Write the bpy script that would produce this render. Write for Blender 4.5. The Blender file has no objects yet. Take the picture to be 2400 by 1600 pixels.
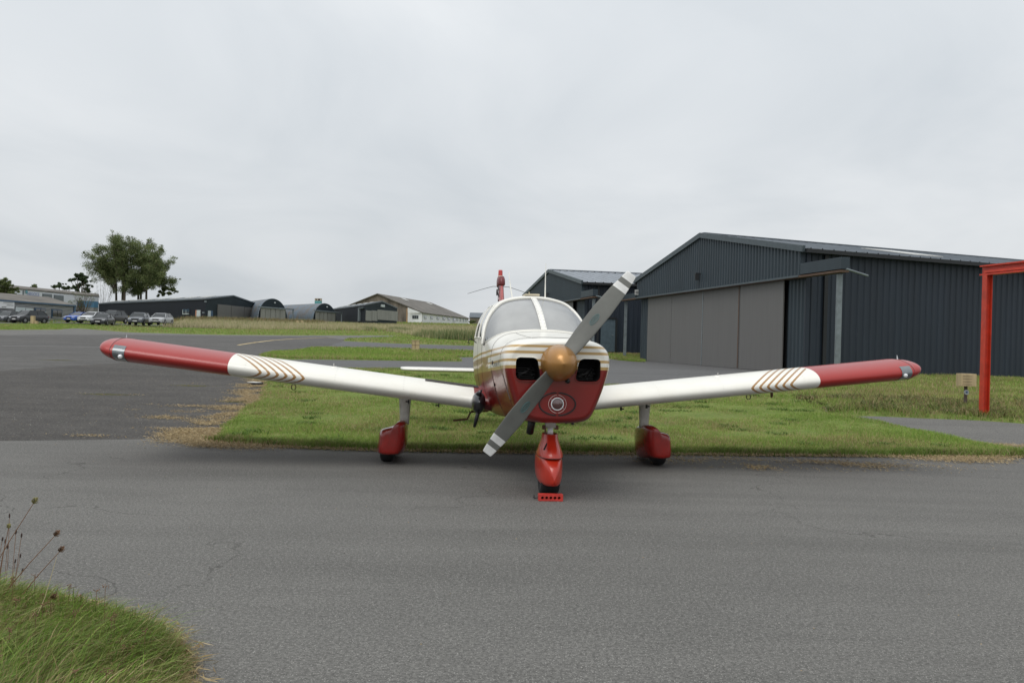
import bpy, bmesh, math, random
import numpy as np
from mathutils import Vector, Matrix
from mathutils.bvhtree import BVHTree
random.seed(7); RNG = np.random.default_rng(11)
S = bpy.context.scene
C = bpy.context.collection

# ------------------------------------------------------------------ camera
F, H0, ROLL, CAMH = 2018.0, 800.4, 0.0269, 1.358
cr, sr = math.cos(ROLL), math.sin(ROLL)
cd = bpy.data.cameras.new('camera'); cam = bpy.data.objects.new('camera', cd); C.objects.link(cam)
cd.sensor_width = 36; cd.lens = F/2400*36; cd.clip_start = .05; cd.clip_end = 4000
cam.matrix_world = Matrix(((cr, -sr, 0, 0), (0, 0, -1, 0), (sr, cr, 0, CAMH), (0, 0, 0, 1)))
S.camera = cam
S.render.resolution_x, S.render.resolution_y = 1024, 682

# ------------------------------------------------------------------ world and sun
SUN_EL, SUN_AZ = math.radians(62), math.radians(215)
w = bpy.data.worlds.new('World'); S.world = w; w.use_nodes = True
nt = w.node_tree; N = nt.nodes; L = nt.links
for n in list(N): N.remove(n)
out = N.new('ShaderNodeOutputWorld'); bg = N.new('ShaderNodeBackground'); bg.inputs[1].default_value = .1
L.new(bg.outputs[0], out.inputs[0])
sky = N.new('ShaderNodeTexSky'); sky.sky_type = 'NISHITA'; sky.sun_disc = False
sky.sun_elevation = SUN_EL; sky.sun_rotation = SUN_AZ; sky.air_density = 1; sky.dust_density = 4
tc = N.new('ShaderNodeTexCoord'); sep = N.new('ShaderNodeSeparateXYZ'); L.new(tc.outputs['Generated'], sep.inputs[0])
def wm(op, a, b=None, clamp=False):
    n = N.new('ShaderNodeMath'); n.operation = op; n.use_clamp = clamp
    for i, v in enumerate((a, b)):
        if v is None: continue
        if isinstance(v, (int, float)): n.inputs[i].default_value = v
        else: L.new(v, n.inputs[i])
    return n.outputs[0]
zz = wm('ADD', wm('MAXIMUM', sep.outputs[2], 0.0), .22)
cb = N.new('ShaderNodeCombineXYZ')
L.new(wm('DIVIDE', sep.outputs[0], zz), cb.inputs[0]); L.new(wm('DIVIDE', sep.outputs[1], zz), cb.inputs[1])
def wnoise(scale, detail, off, dist=.6):
    mp = N.new('ShaderNodeMapping'); mp.inputs[1].default_value = off; mp.inputs[3].default_value = (1, .8, 1)
    L.new(cb.outputs[0], mp.inputs[0])
    n = N.new('ShaderNodeTexNoise'); n.inputs['Scale'].default_value = scale; n.inputs['Detail'].default_value = detail
    n.inputs['Roughness'].default_value = .52; n.inputs['Distortion'].default_value = dist
    L.new(mp.outputs[0], n.inputs['Vector']); return n.outputs[0]
n1 = wnoise(.42, 3, (3.1, 1.2, 0)); n2 = wnoise(1.35, 6, (7.7, 4.0, 2)); 
f = wm('ADD', wm('MULTIPLY', n1, .62), wm('MULTIPLY', n2, .38))
ramp = N.new('ShaderNodeValToRGB'); L.new(f, ramp.inputs[0])
e = ramp.color_ramp.elements; e[0].position = .30; e[0].color = (.545, .59, .63, 1); e[1].position = .62; e[1].color = (.83, .85, .865, 1)
el = wm('ADD', wm('MULTIPLY', wm('MAXIMUM', sep.outputs[2], 0.0), .55), .97)   # overcast sky grows gently brighter upwards
vm = N.new('ShaderNodeVectorMath'); vm.operation = 'SCALE'; L.new(ramp.outputs[0], vm.inputs[0])
L.new(wm('MULTIPLY', el, 10.0), vm.inputs['Scale'])
mx = N.new('ShaderNodeMix'); mx.data_type = 'RGBA'; mx.inputs[0].default_value = .93
L.new(sky.outputs[0], mx.inputs[6]); L.new(vm.outputs[0], mx.inputs[7]); L.new(mx.outputs[2], bg.inputs[0])
sd_ = bpy.data.lights.new('sun', 'SUN'); sd_.energy = 1.5; sd_.angle = math.radians(35); sd_.color = (1, .97, .93)
sun = bpy.data.objects.new('sun', sd_); C.objects.link(sun)
sv = Vector((math.sin(SUN_AZ)*math.cos(SUN_EL), math.cos(SUN_AZ)*math.cos(SUN_EL), math.sin(SUN_EL)))
sun.rotation_euler = sv.to_track_quat('Z', 'Y').to_euler()
S.view_settings.view_transform = 'Standard'; S.view_settings.look = 'None'
S.view_settings.exposure = 0; S.view_settings.gamma = 1
S.render.engine = 'CYCLES'

# ------------------------------------------------------------------ terrain and picture geometry
TY = [-50, 13.5, 30, 46, 55, 106, 165, 260, 1600]; TZ = [0, 0, .49, .50, .88, 1.95, 3.75, 6.4, 26]
def T(x, y):
    return np.interp(y, TY, TZ) - .12*np.clip((np.asarray(x)-12.)/8., 0, 1)*np.clip((np.asarray(y)-24.)/6., 0, 1)
def W(px, py, Y):
    a = (px-1200)/F; b = -(py-H0)/F
    return Vector(((a*cr-b*sr)*Y, Y, (a*sr+b*cr)*Y+CAMH))
def G(px, py):
    y = 2.0
    while y < 900:
        p = W(px, py, y)
        if p.z <= T(p.x, y): break
        y *= 1.004
    return p
def GP(pts): return [(p.x, p.y) for p in (G(*q) for q in pts)]

# ------------------------------------------------------------------ materials
def M(name, col, rough=.6, metal=0, var=.12, vs=6.0, bump=0, bs=30., coat=0, spec=.5, detail=4, col2=None, emis=None, stretch=None):
    m = bpy.data.materials.new(name); m.use_nodes = True
    t = m.node_tree; p = t.nodes['Principled BSDF']
    p.inputs['Roughness'].default_value = rough; p.inputs['Metallic'].default_value = metal
    p.inputs['Coat Weight'].default_value = coat; p.inputs['Coat Roughness'].default_value = .04
    p.inputs['Specular IOR Level'].default_value = spec
    tcn = t.nodes.new('ShaderNodeTexCoord'); src = tcn.outputs['Object']
    if stretch:
        mp = t.nodes.new('ShaderNodeMapping'); mp.inputs[3].default_value = stretch; t.links.new(src, mp.inputs[0]); src = mp.outputs[0]
    nz = t.nodes.new('ShaderNodeTexNoise'); nz.inputs['Scale'].default_value = vs; nz.inputs['Detail'].default_value = detail
    nz.inputs['Roughness'].default_value = .62
    t.links.new(src, nz.inputs['Vector'])
    r = t.nodes.new('ShaderNodeValToRGB'); t.links.new(nz.outputs[0], r.inputs[0])
    c2 = col2 or tuple(c*(1-var*1.6) for c in col); c1 = tuple(min(1, c*(1+var)) for c in col)
    r.color_ramp.elements[0].position = .32; r.color_ramp.elements[1].position = .66
    r.color_ramp.elements[0].color = (*c2, 1); r.color_ramp.elements[1].color = (*c1, 1)
    t.links.new(r.outputs[0], p.inputs['Base Color'])
    if bump:
        n2 = t.nodes.new('ShaderNodeTexNoise'); n2.inputs['Scale'].default_value = bs; n2.inputs['Detail'].default_value = 3
        t.links.new(src, n2.inputs['Vector'])
        b = t.nodes.new('ShaderNodeBump'); b.inputs['Strength'].default_value = bump; b.inputs['Distance'].default_value = .02
        t.links.new(n2.outputs[0], b.inputs['Height']); t.links.new(b.outputs[0], p.inputs['Normal'])
    if emis: p.inputs['Emission Color'].default_value = (*emis, 1); p.inputs['Emission Strength'].default_value = 1
    return m
class NG:   # small helper to write node maths
    def __init__(s, m): s.t = m.node_tree; s.p = s.t.nodes['Principled BSDF']
    def n(s, ty, **kw):
        n = s.t.nodes.new(ty)
        for k, v in kw.items(): setattr(n, k, v)
        return n
    def m(s, op, a, b=0.0, c=None, clamp=False):
        n = s.n('ShaderNodeMath', operation=op, use_clamp=clamp)
        for i, v in enumerate((a, b, c)):
            if v is None: continue
            if isinstance(v, (int, float)): n.inputs[i].default_value = v
            else: s.t.links.new(v, n.inputs[i])
        return n.outputs[0]
    def mix(s, f, a, b):
        n = s.n('ShaderNodeMix', data_type='RGBA')
        for i, v in ((0, f), (6, a), (7, b)):
            if isinstance(v, tuple): n.inputs[i].default_value = (*v, 1)
            elif isinstance(v, (int, float)): n.inputs[i].default_value = v
            else: s.t.links.new(v, n.inputs[i])
        return n.outputs[2]
    def noise(s, scale, detail=4, src=None, rough=.6, dist=0):
        n = s.n('ShaderNodeTexNoise'); n.inputs['Scale'].default_value = scale; n.inputs['Detail'].default_value = detail
        n.inputs['Roughness'].default_value = rough; n.inputs['Distortion'].default_value = dist
        if src: s.t.links.new(src, n.inputs['Vector'])
        return n.outputs[0]
    def ramp(s, v, a, b):   # 0..1 between a and b
        n = s.n('ShaderNodeMapRange'); n.inputs[1].default_value = a; n.inputs[2].default_value = b; s.t.links.new(v, n.inputs[0]); return n.outputs[0]

def asphalt(name, base, dark, light, speck, patch=0.5, coarse=55., rough=.85, cracks=True):
    m = bpy.data.materials.new(name); m.use_nodes = True; g = NG(m)
    o = g.n('ShaderNodeTexCoord').outputs['Object']
    big = g.ramp(g.noise(.28, 5, o, .6, .8), .36, .66)
    mid = g.ramp(g.noise(1.7, 5, o, .65, .3), .3, .7)
    c = g.mix(g.m('MULTIPLY', big, patch), base, dark)
    c = g.mix(g.m('MULTIPLY', mid, .12+.42*patch*patch), c, light)
    for rot, scl, amt in ((.6, (.22, 1.5, 1), .75), (-.75, (.30, 2.1, 1), .6), (.05, (.18, 1.4, 1), .5)):   # long dark wear streaks
        mp = g.n('ShaderNodeMapping'); mp.inputs[2].default_value = (0, 0, rot); mp.inputs[3].default_value = scl; mp.inputs[1].default_value = (rot*9, 3, 0); g.t.links.new(o, mp.inputs[0])
        k_ = g.ramp(g.noise(.75, 6, mp.outputs[0], .62, .5), .50, .66); c = g.mix(g.m('MULTIPLY', g.m('MULTIPLY', k_, amt), patch), c, tuple(x*.45 for x in base))
    fine = g.ramp(g.noise(coarse, 3, o, .85), .40, .60)
    c = g.mix(g.m('MULTIPLY', fine, .6), g.mix(.60, c, tuple(x*.22 for x in base)), g.mix(.45, c, tuple(x*1.25 for x in light)))
    vor = g.n('ShaderNodeTexVoronoi'); vor.inputs['Scale'].default_value = coarse*3.2; g.t.links.new(o, vor.inputs['Vector'])
    wn = g.n('ShaderNodeSeparateColor'); g.t.links.new(vor.outputs['Color'], wn.inputs[0])
    sp = g.m('MULTIPLY', g.m('GREATER_THAN', wn.outputs[0], .86), g.m('LESS_THAN', vor.outputs['Distance'], .42))
    c = g.mix(g.m('MULTIPLY', sp, .5), c, speck)
    sp2 = g.m('MULTIPLY', g.m('LESS_THAN', wn.outputs[1], .16), g.m('LESS_THAN', vor.outputs['Distance'], .5))
    c = g.mix(g.m('MULTIPLY', sp2, .6), c, tuple(x*.25 for x in base))
    if cracks:
        wv = g.n('ShaderNodeTexVoronoi', feature='DISTANCE_TO_EDGE'); wv.inputs['Scale'].default_value = .23
        ad = g.n('ShaderNodeVectorMath', operation='ADD'); nn = g.n('ShaderNodeTexNoise'); nn.inputs['Scale'].default_value = 1.1; nn.inputs['Detail'].default_value = 6
        g.t.links.new(o, nn.inputs['Vector']); sc = g.n('ShaderNodeVectorMath', operation='SCALE'); sc.inputs['Scale'].default_value = 1.6
        g.t.links.new(nn.outputs['Color'], sc.inputs[0]); g.t.links.new(o, ad.inputs[0]); g.t.links.new(sc.outputs[0], ad.inputs[1])
        g.t.links.new(ad.outputs[0], wv.inputs['Vector'])
        cm = g.m('MULTIPLY', g.m('LESS_THAN', wv.outputs['Distance'], .0019), g.ramp(g.noise(.5, 2, o), .44, .56))
        c = g.mix(g.m('MULTIPLY', cm, .5), c, (.03, .028, .025))
    g.t.links.new(c, g.p.inputs['Base Color']); g.p.inputs['Roughness'].default_value = rough
    g.p.inputs['Specular IOR Level'].default_value = .3
    b = g.n('ShaderNodeBump'); b.inputs['Strength'].default_value = .5; b.inputs['Distance'].default_value = .006
    g.t.links.new(g.noise(coarse*1.2, 3, o, .8), b.inputs['Height']); g.t.links.new(b.outputs[0], g.p.inputs['Normal'])
    return m
def blade_mat(name, rough=.6, trans=.25):
    m = bpy.data.materials.new(name); m.use_nodes = True; g = NG(m)
    a = g.n('ShaderNodeAttribute', attribute_name='Col'); g.t.links.new(a.outputs['Color'], g.p.inputs['Base Color'])
    g.p.inputs['Roughness'].default_value = rough; g.p.inputs['Specular IOR Level'].default_value = .25
    tr = g.n('ShaderNodeBsdfTranslucent'); g.t.links.new(a.outputs['Color'], tr.inputs[0])
    mixs = g.n('ShaderNodeMixShader'); mixs.inputs[0].default_value = trans
    g.t.links.new(g.p.outputs[0], mixs.inputs[1]); g.t.links.new(tr.outputs[0], mixs.inputs[2])
    g.t.links.new(mixs.outputs[0], g.t.nodes['Material Output'].inputs[0]); return m
def soil_mat(name, a, b, c):
    m = bpy.data.materials.new(name); m.use_nodes = True; g = NG(m)
    o = g.n('ShaderNodeTexCoord').outputs['Object']
    x = g.mix(g.ramp(g.noise(.8, 5, o, .65), .35, .65), a, b)
    x = g.mix(g.m('MULTIPLY', g.ramp(g.noise(9, 4, o, .7), .45, .7), .7), x, c)
    g.t.links.new(x, g.p.inputs['Base Color']); g.p.inputs['Roughness'].default_value = .95; g.p.inputs['Specular IOR Level'].default_value = .1
    bn = g.n('ShaderNodeBump'); bn.inputs['Strength'].default_value = .6; bn.inputs['Distance'].default_value = .04
    g.t.links.new(g.noise(25, 4, o, .7), bn.inputs['Height']); g.t.links.new(bn.outputs[0], g.p.inputs['Normal']); return m
ma = {}
ma['apron'] = asphalt('asphalt_apron', (.172, .168, .156), (.105, .103, .097), (.220, .215, .200), (.46, .45, .42), .65, 52)
ma['old'] = asphalt('asphalt_old', (.048, .043, .039), (.022, .020, .018), (.14, .13, .117), (.26, .25, .23), 1.0, 24)
ma['mid'] = asphalt('asphalt_worn', (.092, .088, .082), (.044, .041, .038), (.185, .178, .168), (.24, .23, .22), 1.0, 26)
ma['smooth'] = asphalt('asphalt_new', (.145, .146, .146), (.118, .119, .12), (.17, .17, .169), (.25, .25, .25), .5, 40, cracks=False)
ma['turf'] = soil_mat('turf_soil', (.15, .21, .05), (.11, .16, .04), (.24, .22, .09))
ma['field'] = soil_mat('field_turf', (.13, .16, .05), (.10, .125, .04), (.24, .20, .10))
ma['blade'] = blade_mat('grass_blade')

# ------------------------------------------------------------------ object helpers
def link(name, me, mat=None, parent=None, smooth=False):
    o = bpy.data.objects.new(name, me); C.objects.link(o)
    if mat is not None:
        for m_ in (mat if isinstance(mat, (list, tuple)) else [mat]): me.materials.append(m_)
    if parent: o.parent = parent
    if smooth: me.shade_smooth() if hasattr(me, 'shade_smooth') else [setattr(p, 'use_smooth', True) for p in me.polygons]
    return o
def tag(o, label=None, cat=None, group=None, kind=None):
    if label: o['label'] = label
    if cat: o['category'] = cat
    if group: o['group'] = group
    if kind: o['kind'] = kind
    return o
def empty(name, loc=(0, 0, 0), rz=0, parent=None):
    o = bpy.data.objects.new(name, None); C.objects.link(o); o.location = loc; o.rotation_euler = (0, 0, rz); o.empty_display_size = .2
    if parent: o.parent = parent
    return o
def pyd(name, v, f, mat=None, parent=None, smooth=False):
    me = bpy.data.meshes.new(name); me.from_pydata([tuple(a) for a in v], [], f); me.update()
    return link(name, me, mat, parent, smooth)
class MB:
    def __init__(s): s.v = []; s.f = []
    def add(s, v, f):
        k = len(s.v); s.v += [tuple(a) for a in v]; s.f += [tuple(i+k for i in q) for q in f]; return s
    def box(s, c, d, R=None):
        c = Vector(c); h = [x/2 for x in d]
        v = [Vector((sx*h[0], sy*h[1], sz*h[2])) for sx in (-1, 1) for sy in (-1, 1) for sz in (-1, 1)]
        if R: v = [R @ a for a in v]
        return s.add([a+c for a in v], [(0, 1, 3, 2), (4, 6, 7, 5), (0, 4, 5, 1), (2, 3, 7, 6), (0, 2, 6, 4), (1, 5, 7, 3)])
    def bar(s, a, b, wd, hd, up=(0, 0, 1)):
        a, b = Vector(a), Vector(b); d = (b-a); ln = d.length; y = d.normalized(); x = y.cross(Vector(up)).normalized(); z = x.cross(y)
        R = Matrix((x, y, z)).transposed(); return s.box((a+b)/2, (wd, ln, hd), R)
    def tube(s, pts, r, n=8, cap=True):
        pts = [Vector(p) for p in pts]; rs = r if isinstance(r, (list, tuple)) else [r]*len(pts)
        rings = []; ref = None
        for i, p in enumerate(pts):
            d = (pts[min(i+1, len(pts)-1)]-pts[max(i-1, 0)]).normalized()
            if ref is None: ref = Vector((0, 0, 1)) if abs(d.z) < .9 else Vector((1, 0, 0))
            x = d.cross(ref).normalized(); y = d.cross(x).normalized(); ref = -y if False else ref
            rings.append([p+(x*math.cos(2*math.pi*k/n)+y*math.sin(2*math.pi*k/n))*rs[i] for k in range(n)])
        v = [a for g_ in rings for a in g_]; f = []
        for i in range(len(pts)-1):
            for k in range(n): f.append((i*n+k, i*n+(k+1) % n, (i+1)*n+(k+1) % n, (i+1)*n+k))
        if cap: f.append(tuple(range(n))[::-1]); f.append(tuple((len(pts)-1)*n+k for k in range(n)))
        return s.add(v, f)
    def lathe(s, prof, c=(0, 0, 0), axis='z', n=24):
        c = Vector(c); v = []
        for r, h in prof:
            for k in range(n):
                a = 2*math.pi*k/n; p = (r*math.cos(a), r*math.sin(a), h)
                if axis == 'y': p = (p[0], p[2], p[1])
                if axis == 'x': p = (p[2], p[0], p[1])
                v.append(c+Vector(p))
        f = [(i*n+k, i*n+(k+1) % n, (i+1)*n+(k+1) % n, (i+1)*n+k) for i in range(len(prof)-1) for k in range(n)]
        return s.add(v, f)
    def prism(s, poly, d, base, ex, ez, ey):   # poly in (ex, ez) plane, depth d along ey
        base, ex, ez, ey = map(Vector, (base, ex, ez, ey)); n = len(poly)
        v = [base+ex*a+ez*b for a, b in poly]+[base+ex*a+ez*b+ey*d for a, b in poly]
        f = [tuple(range(n)), tuple(range(2*n-1, n-1, -1))]+[(i, i+n, (i+1) % n+n, (i+1) % n) for i in range(n)]
        return s.add(v, f)
    def build(s, name, mat=None, parent=None, smooth=False, bevel=0):
        o = pyd(name, s.v, s.f, mat, parent, smooth)
        bm = bmesh.new(); bm.from_mesh(o.data); bmesh.ops.recalc_face_normals(bm, faces=bm.faces)
        if bevel: bmesh.ops.bevel(bm, geom=list(bm.edges), offset=bevel, segments=2, affect='EDGES')
        bm.to_mesh(o.data); bm.free(); return o
def grid(pts2d, name, mat, parent=None, smooth=True, closed=False):   # pts2d[i][j]
    R_ = len(pts2d); n = len(pts2d[0]); v = [p for r in pts2d for p in r]
    f = [(i*n+j, i*n+(j+1) % n, (i+1)*n+(j+1) % n, (i+1)*n+j) for i in range(R_-1) for j in range(n if closed else n-1)]
    return pyd(name, v, f, mat, parent, smooth)
def autosmooth(o, ang=40):
    bm = bmesh.new(); bm.from_mesh(o.data); bmesh.ops.recalc_face_normals(bm, faces=bm.faces)
    for f in bm.faces: f.smooth = True
    for e_ in bm.edges:
        if len(e_.link_faces) == 2 and e_.calc_face_angle(0) > math.radians(ang): e_.smooth = False
    bm.to_mesh(o.data); bm.free(); return o
def npmesh(name, v, tris, col=None, mat=None, parent=None):
    me = bpy.data.meshes.new(name); nv, nf = len(v), len(tris)
    me.vertices.add(nv); me.vertices.foreach_set('co', np.ascontiguousarray(v, dtype=np.float32).ravel())
    me.loops.add(nf*3); me.loops.foreach_set('vertex_index', np.ascontiguousarray(tris, dtype=np.int32).ravel())
    me.polygons.add(nf); me.polygons.foreach_set('loop_start', np.arange(0, nf*3, 3, dtype=np.int32)); 
    me.update(calc_edges=True)
    if col is not None:
        a = me.color_attributes.new('Col', 'FLOAT_COLOR', 'POINT')
        a.data.foreach_set('color', np.concatenate([col, np.ones((nv, 1))], 1).astype(np.float32).ravel())
    me.validate(); return link(name, me, mat, parent)

# ------------------------------------------------------------------ ground sheets
def sdpoly(P, poly):   # signed distance, positive inside
    poly = np.array(poly); d = np.full(len(P), 1e9); ins = np.zeros(len(P), bool)
    for i in range(len(poly)):
        a, b = poly[i], poly[(i+1) % len(poly)]; ab = b-a; ap = P-a
        t = np.clip((ap@ab)/max(ab@ab, 1e-9), 0, 1); d = np.minimum(d, np.hypot(*(ap-t[:, None]*ab).T))
        c = ((a[1] > P[:, 1]) != (b[1] > P[:, 1])) & (P[:, 0] < (b[0]-a[0])*(P[:, 1]-a[1])/(b[1]-a[1]+1e-12)+a[0])
        ins ^= c
    return np.where(ins, d, -d)
def fnoise(P, s, seed=0):
    r = np.random.default_rng(seed); z = np.zeros(len(P))
    for k in range(5):
        a = r.uniform(0, 6.28, 3); q = r.uniform(.6, 1.6, 3)*s*(1.7**k)
        for j in range(3): z += np.sin(P[:, 0]*q[j]*math.cos(a[j])+P[:, 1]*q[j]*math.sin(a[j])+a[j]*3)/(1.6**k)
    return z/5.
def terrain(name, xs, ys, mat, dz=0):
    v = [(x, y, float(T(x, y))+dz) for y in ys for x in xs]; n = len(xs)
    f = [(j*n+i, j*n+i+1, (j+1)*n+i+1, (j+1)*n+i) for j in range(len(ys)-1) for i in range(n-1)]
    return tag(pyd(name, v, f, mat, None, True), kind='structure')
xs = sorted(set([-1500, -900, -600, -400, -300]+list(range(-240, -30, 10))+list(range(-30, 41, 2))+list(range(40, 241, 10))+[300, 400, 600, 900, 1500]))
ys = sorted(set([-40, -20, -10]+list(np.arange(-8, 60, 1.0))+[13.5]+list(range(60, 110, 4))+[106]+list(range(112, 260, 10))+[165, 260, 300, 400, 600, 1000, 1600]))
terrain('ground', xs, ys, ma['field'], -.03)
xa = [x for x in xs if -140 <= x <= 60]; ya = [y for y in ys if -8 <= y <= 109]
terrain('apron', xa, ya, ma['apron'], 0)
def sheet(name, poly, mat, h, cell, soft, wob=.0, ws=2., seed=1, kind='structure', bumpy=0):
    """ground patch that rises through the sheet below along the (wobbly) outline"""
    P = np.array(poly); x0, y0 = P.min(0)-3*cell-soft; x1, y1 = P.max(0)+3*cell+soft
    gx = np.arange(x0, x1, cell); gy = np.arange(y0, y1, cell); X, Y = np.meshgrid(gx, gy); Q = np.c_[X.ravel(), Y.ravel()]
    s = sdpoly(Q, poly)+(wob*fnoise(Q, ws, seed) if wob else 0)
    z = T(Q[:, 0], Q[:, 1])+h*np.clip(s/soft, -1, 1)+(bumpy*fnoise(Q, 1.2, seed+5)*np.clip(s, 0, 1) if bumpy else 0)
    n = len(gx); I = np.arange(len(Q)).reshape(X.shape); a = I[:-1, :-1].ravel(); b = I[:-1, 1:].ravel(); c = I[1:, 1:].ravel(); d = I[1:, :-1].ravel()
    keep = np.maximum.reduce([s[a], s[b], s[c], s[d]]) > -soft*.9; a, b, c, d = a[keep], b[keep], c[keep], d[keep]
    tr = np.concatenate([np.c_[a, b, c], np.c_[a, c, d]]); used = np.unique(tr); re = -np.ones(len(Q), int); re[used] = np.arange(len(used))
    o = npmesh(name, np.c_[Q, z][used], re[tr], None, mat); o.data.shade_smooth()
    return tag(o, kind=kind), (lambda q: T(q[:, 0], q[:, 1])+h*np.clip((sdpoly(q, poly)+(wob*fnoise(q, ws, seed) if wob else 0))/soft, -1, 1))
GREEN = np.array([[.180, .290, .045], [.225, .335, .060], [.130, .225, .038], [.285, .330, .095]])
STRAW = np.array([[.38, .29, .15], [.30, .215, .105], [.46, .365, .21]])
def blades(name, P, z, hgt, wid, lean, col, seg=1, dirn=None, mat=None, tipdark=1.25):
    """P (n,2) roots, one curved blade per root"""
    n = len(P); r = RNG; az = r.uniform(0, 2*np.pi, n) if dirn is None else dirn
    ln = np.abs(lean); fa = r.uniform(0, np.pi, n); wx, wy = np.cos(fa)*wid/2, np.sin(fa)*wid/2
    B = np.c_[P, z-.006]; dx, dy = np.cos(az), np.sin(az); V = []; K = []
    for k in range(seg+1):
        t = k/seg; hh = hgt*t*(1-.25*ln*t*t); off = hgt*ln*t*t if seg > 1 else hgt*ln*t
        c = B+np.c_[dx*off, dy*off, hh]
        if k < seg:
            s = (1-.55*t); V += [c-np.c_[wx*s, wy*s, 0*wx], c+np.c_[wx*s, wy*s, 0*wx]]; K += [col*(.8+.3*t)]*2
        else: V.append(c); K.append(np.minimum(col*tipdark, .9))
    m = len(V); V = np.stack(V, 1).reshape(-1, 3); K = np.stack(K, 1).reshape(-1, 3); b = np.arange(n)*m; tr = []
    for k in range(seg-1): i = 2*k; tr += [np.c_[b+i, b+i+1, b+i+3], np.c_[b+i, b+i+3, b+i+2]]
    i = 2*(seg-1); tr.append(np.c_[b+i, b+i+1, b+i+2])
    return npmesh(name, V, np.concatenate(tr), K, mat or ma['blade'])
def scatter(poly, n, weight=True, edge=0., ymax=None, wob=0, ws=2, seed=1):
    P = np.array(poly); lo, hi = P.min(0), P.max(0); out = []; got = 0
    while got < n:
        if weight:   # density falls with distance
            u = RNG.uniform(0, 1, n*2); y = 1/(1/lo[1]+(1/hi[1]-1/lo[1])*u)
        else: y = RNG.uniform(lo[1], hi[1], n*2)
        q = np.c_[RNG.uniform(lo[0], hi[0], n*2), y]; k = sdpoly(q, poly)+(wob*fnoise(q, ws, seed) if wob else 0) > edge
        out.append(q[k]); got += k.sum()
        if k.sum() == 0: break
    return np.concatenate(out)[:n]
def grasscol(P, dry=.25, seed=3, sc=.9, g=GREEN):
    n = len(P); f = fnoise(P, sc, seed)*.9+fnoise(P, sc*4, seed+1)*.5
    c = g[RNG.integers(0, len(g), n)]*RNG.uniform(.75, 1.2, (n, 1)); st = STRAW[RNG.integers(0, 3, n)]*RNG.uniform(.7, 1.1, (n, 1))
    p = np.clip(dry+.45*f, .02, .95); k = RNG.uniform(0, 1, n) < p; c[k] = st[k]
    return c*(1+.18*fnoise(P, sc*2.3, seed+9))[:, None]

# old dark tarmac on the left, smoother lane behind the grass
old = GP([(-500, 1036), (0, 1033), (200, 1031), (430, 1028), (500, 1024), (700, 990), (700, 900), (668, 866), (560, 850), (300, 848), (0, 868), (-500, 885)])
far = GP([(-500, 890), (0, 872), (300, 852), (560, 854), (668, 868), (600, 850), (640, 838), (780, 815), (830, 800), (760, 789.5), (600, 788), (300, 784.5), (-100, 787), (-600, 790)])
sheet('worn_tarmac', far, ma['mid'], .007, .5, .3, .25, .8, 13)
sheet('old_tarmac', old, ma['old'], .006, .25, .2, .05, 1.1, 3)
lane = GP([(655, 866), (645, 850), (760, 838), (1100, 830), (1300, 838), (1510, 846), (1660, 856), (1900, 872), (1900, 905), (1519, 912), (1415, 912), (1250, 894), (1090, 872)])
sheet('hangar_apron', lane, ma['smooth'], .010, .35, .3, .1, 1, 4)
lane2 = GP([(735, 820), (810, 797), (1000, 806), (1300, 816), (1300, 834), (900, 822)])
sheet('taxiway', lane2, ma['smooth'], .010, .6, .4, .1, 1, 6)

island = GP([(500, 1030), (520, 1000), (560, 968), (600, 940), (618, 905), (640, 880), (655, 865), (900, 866), (1090, 867), (1250, 888), (1415, 906), (1519, 904), (1700, 893), (1820, 884), (1905, 930), (1945, 974), (2060, 990), (2180, 1015), (2290, 1043), (2440, 1066), (2600, 1090), (2440, 1072), (2000, 1070), (1600, 1066), (1300, 1062), (900, 1056), (700, 1050), (570, 1042)])
bank = GP([(1519, 904), (1700, 893), (1850, 878), (1889, 872), (2143, 881), (2420, 887), (2700, 890), (2800, 1030), (2550, 1000), (2400, 993), (2290, 986), (2050, 975), (1945, 975), (1900, 935), (1700, 915)])
sheet('verge', island, ma['turf'], .045, .14, .12, .10, 2.2, 8, bumpy=.02)
sheet('bank', bank, ma['turf'], .06, .25, .2, .12, 1.5, 9, bumpy=.05)
def lawn(name, poly, n, h, wd, dry, seed, wob=0, ws=2, zoff=.04, soft=.12, edge=.0, lean=.6, seg=1):
    P = scatter(poly, n, True, edge, None, wob, ws, seed); s = np.clip((sdpoly(P, poly)+(wob*fnoise(P, ws, seed) if wob else 0))/soft, 0, 1)
    z = T(P[:, 0], P[:, 1])+zoff*s; f = 1+.45*fnoise(P, 1.1, seed+2)+.5*fnoise(P, 4.5, seed+7)
    D = np.hypot(P[:, 0], P[:, 1]); hh = h*RNG.uniform(.5, 1.25, n)*np.clip(f, .4, 1.8)
    o = blades(name, P, z, hh, wd*RNG.uniform(.6, 1.4, n)*np.maximum(1, D/14), RNG.uniform(.1, lean*1.8, n), grasscol(P, dry, seed+3), seg)
    return tag(o, kind='stuff')
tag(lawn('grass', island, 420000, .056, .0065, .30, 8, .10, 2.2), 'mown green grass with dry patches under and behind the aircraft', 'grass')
tag(lawn('grass', bank, 140000, .11, .0065, .42, 9, .12, 1.5, .06, .2, lean=.5), 'rough unmown grass on the bank before the dark hangar wall', 'grass')
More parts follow.
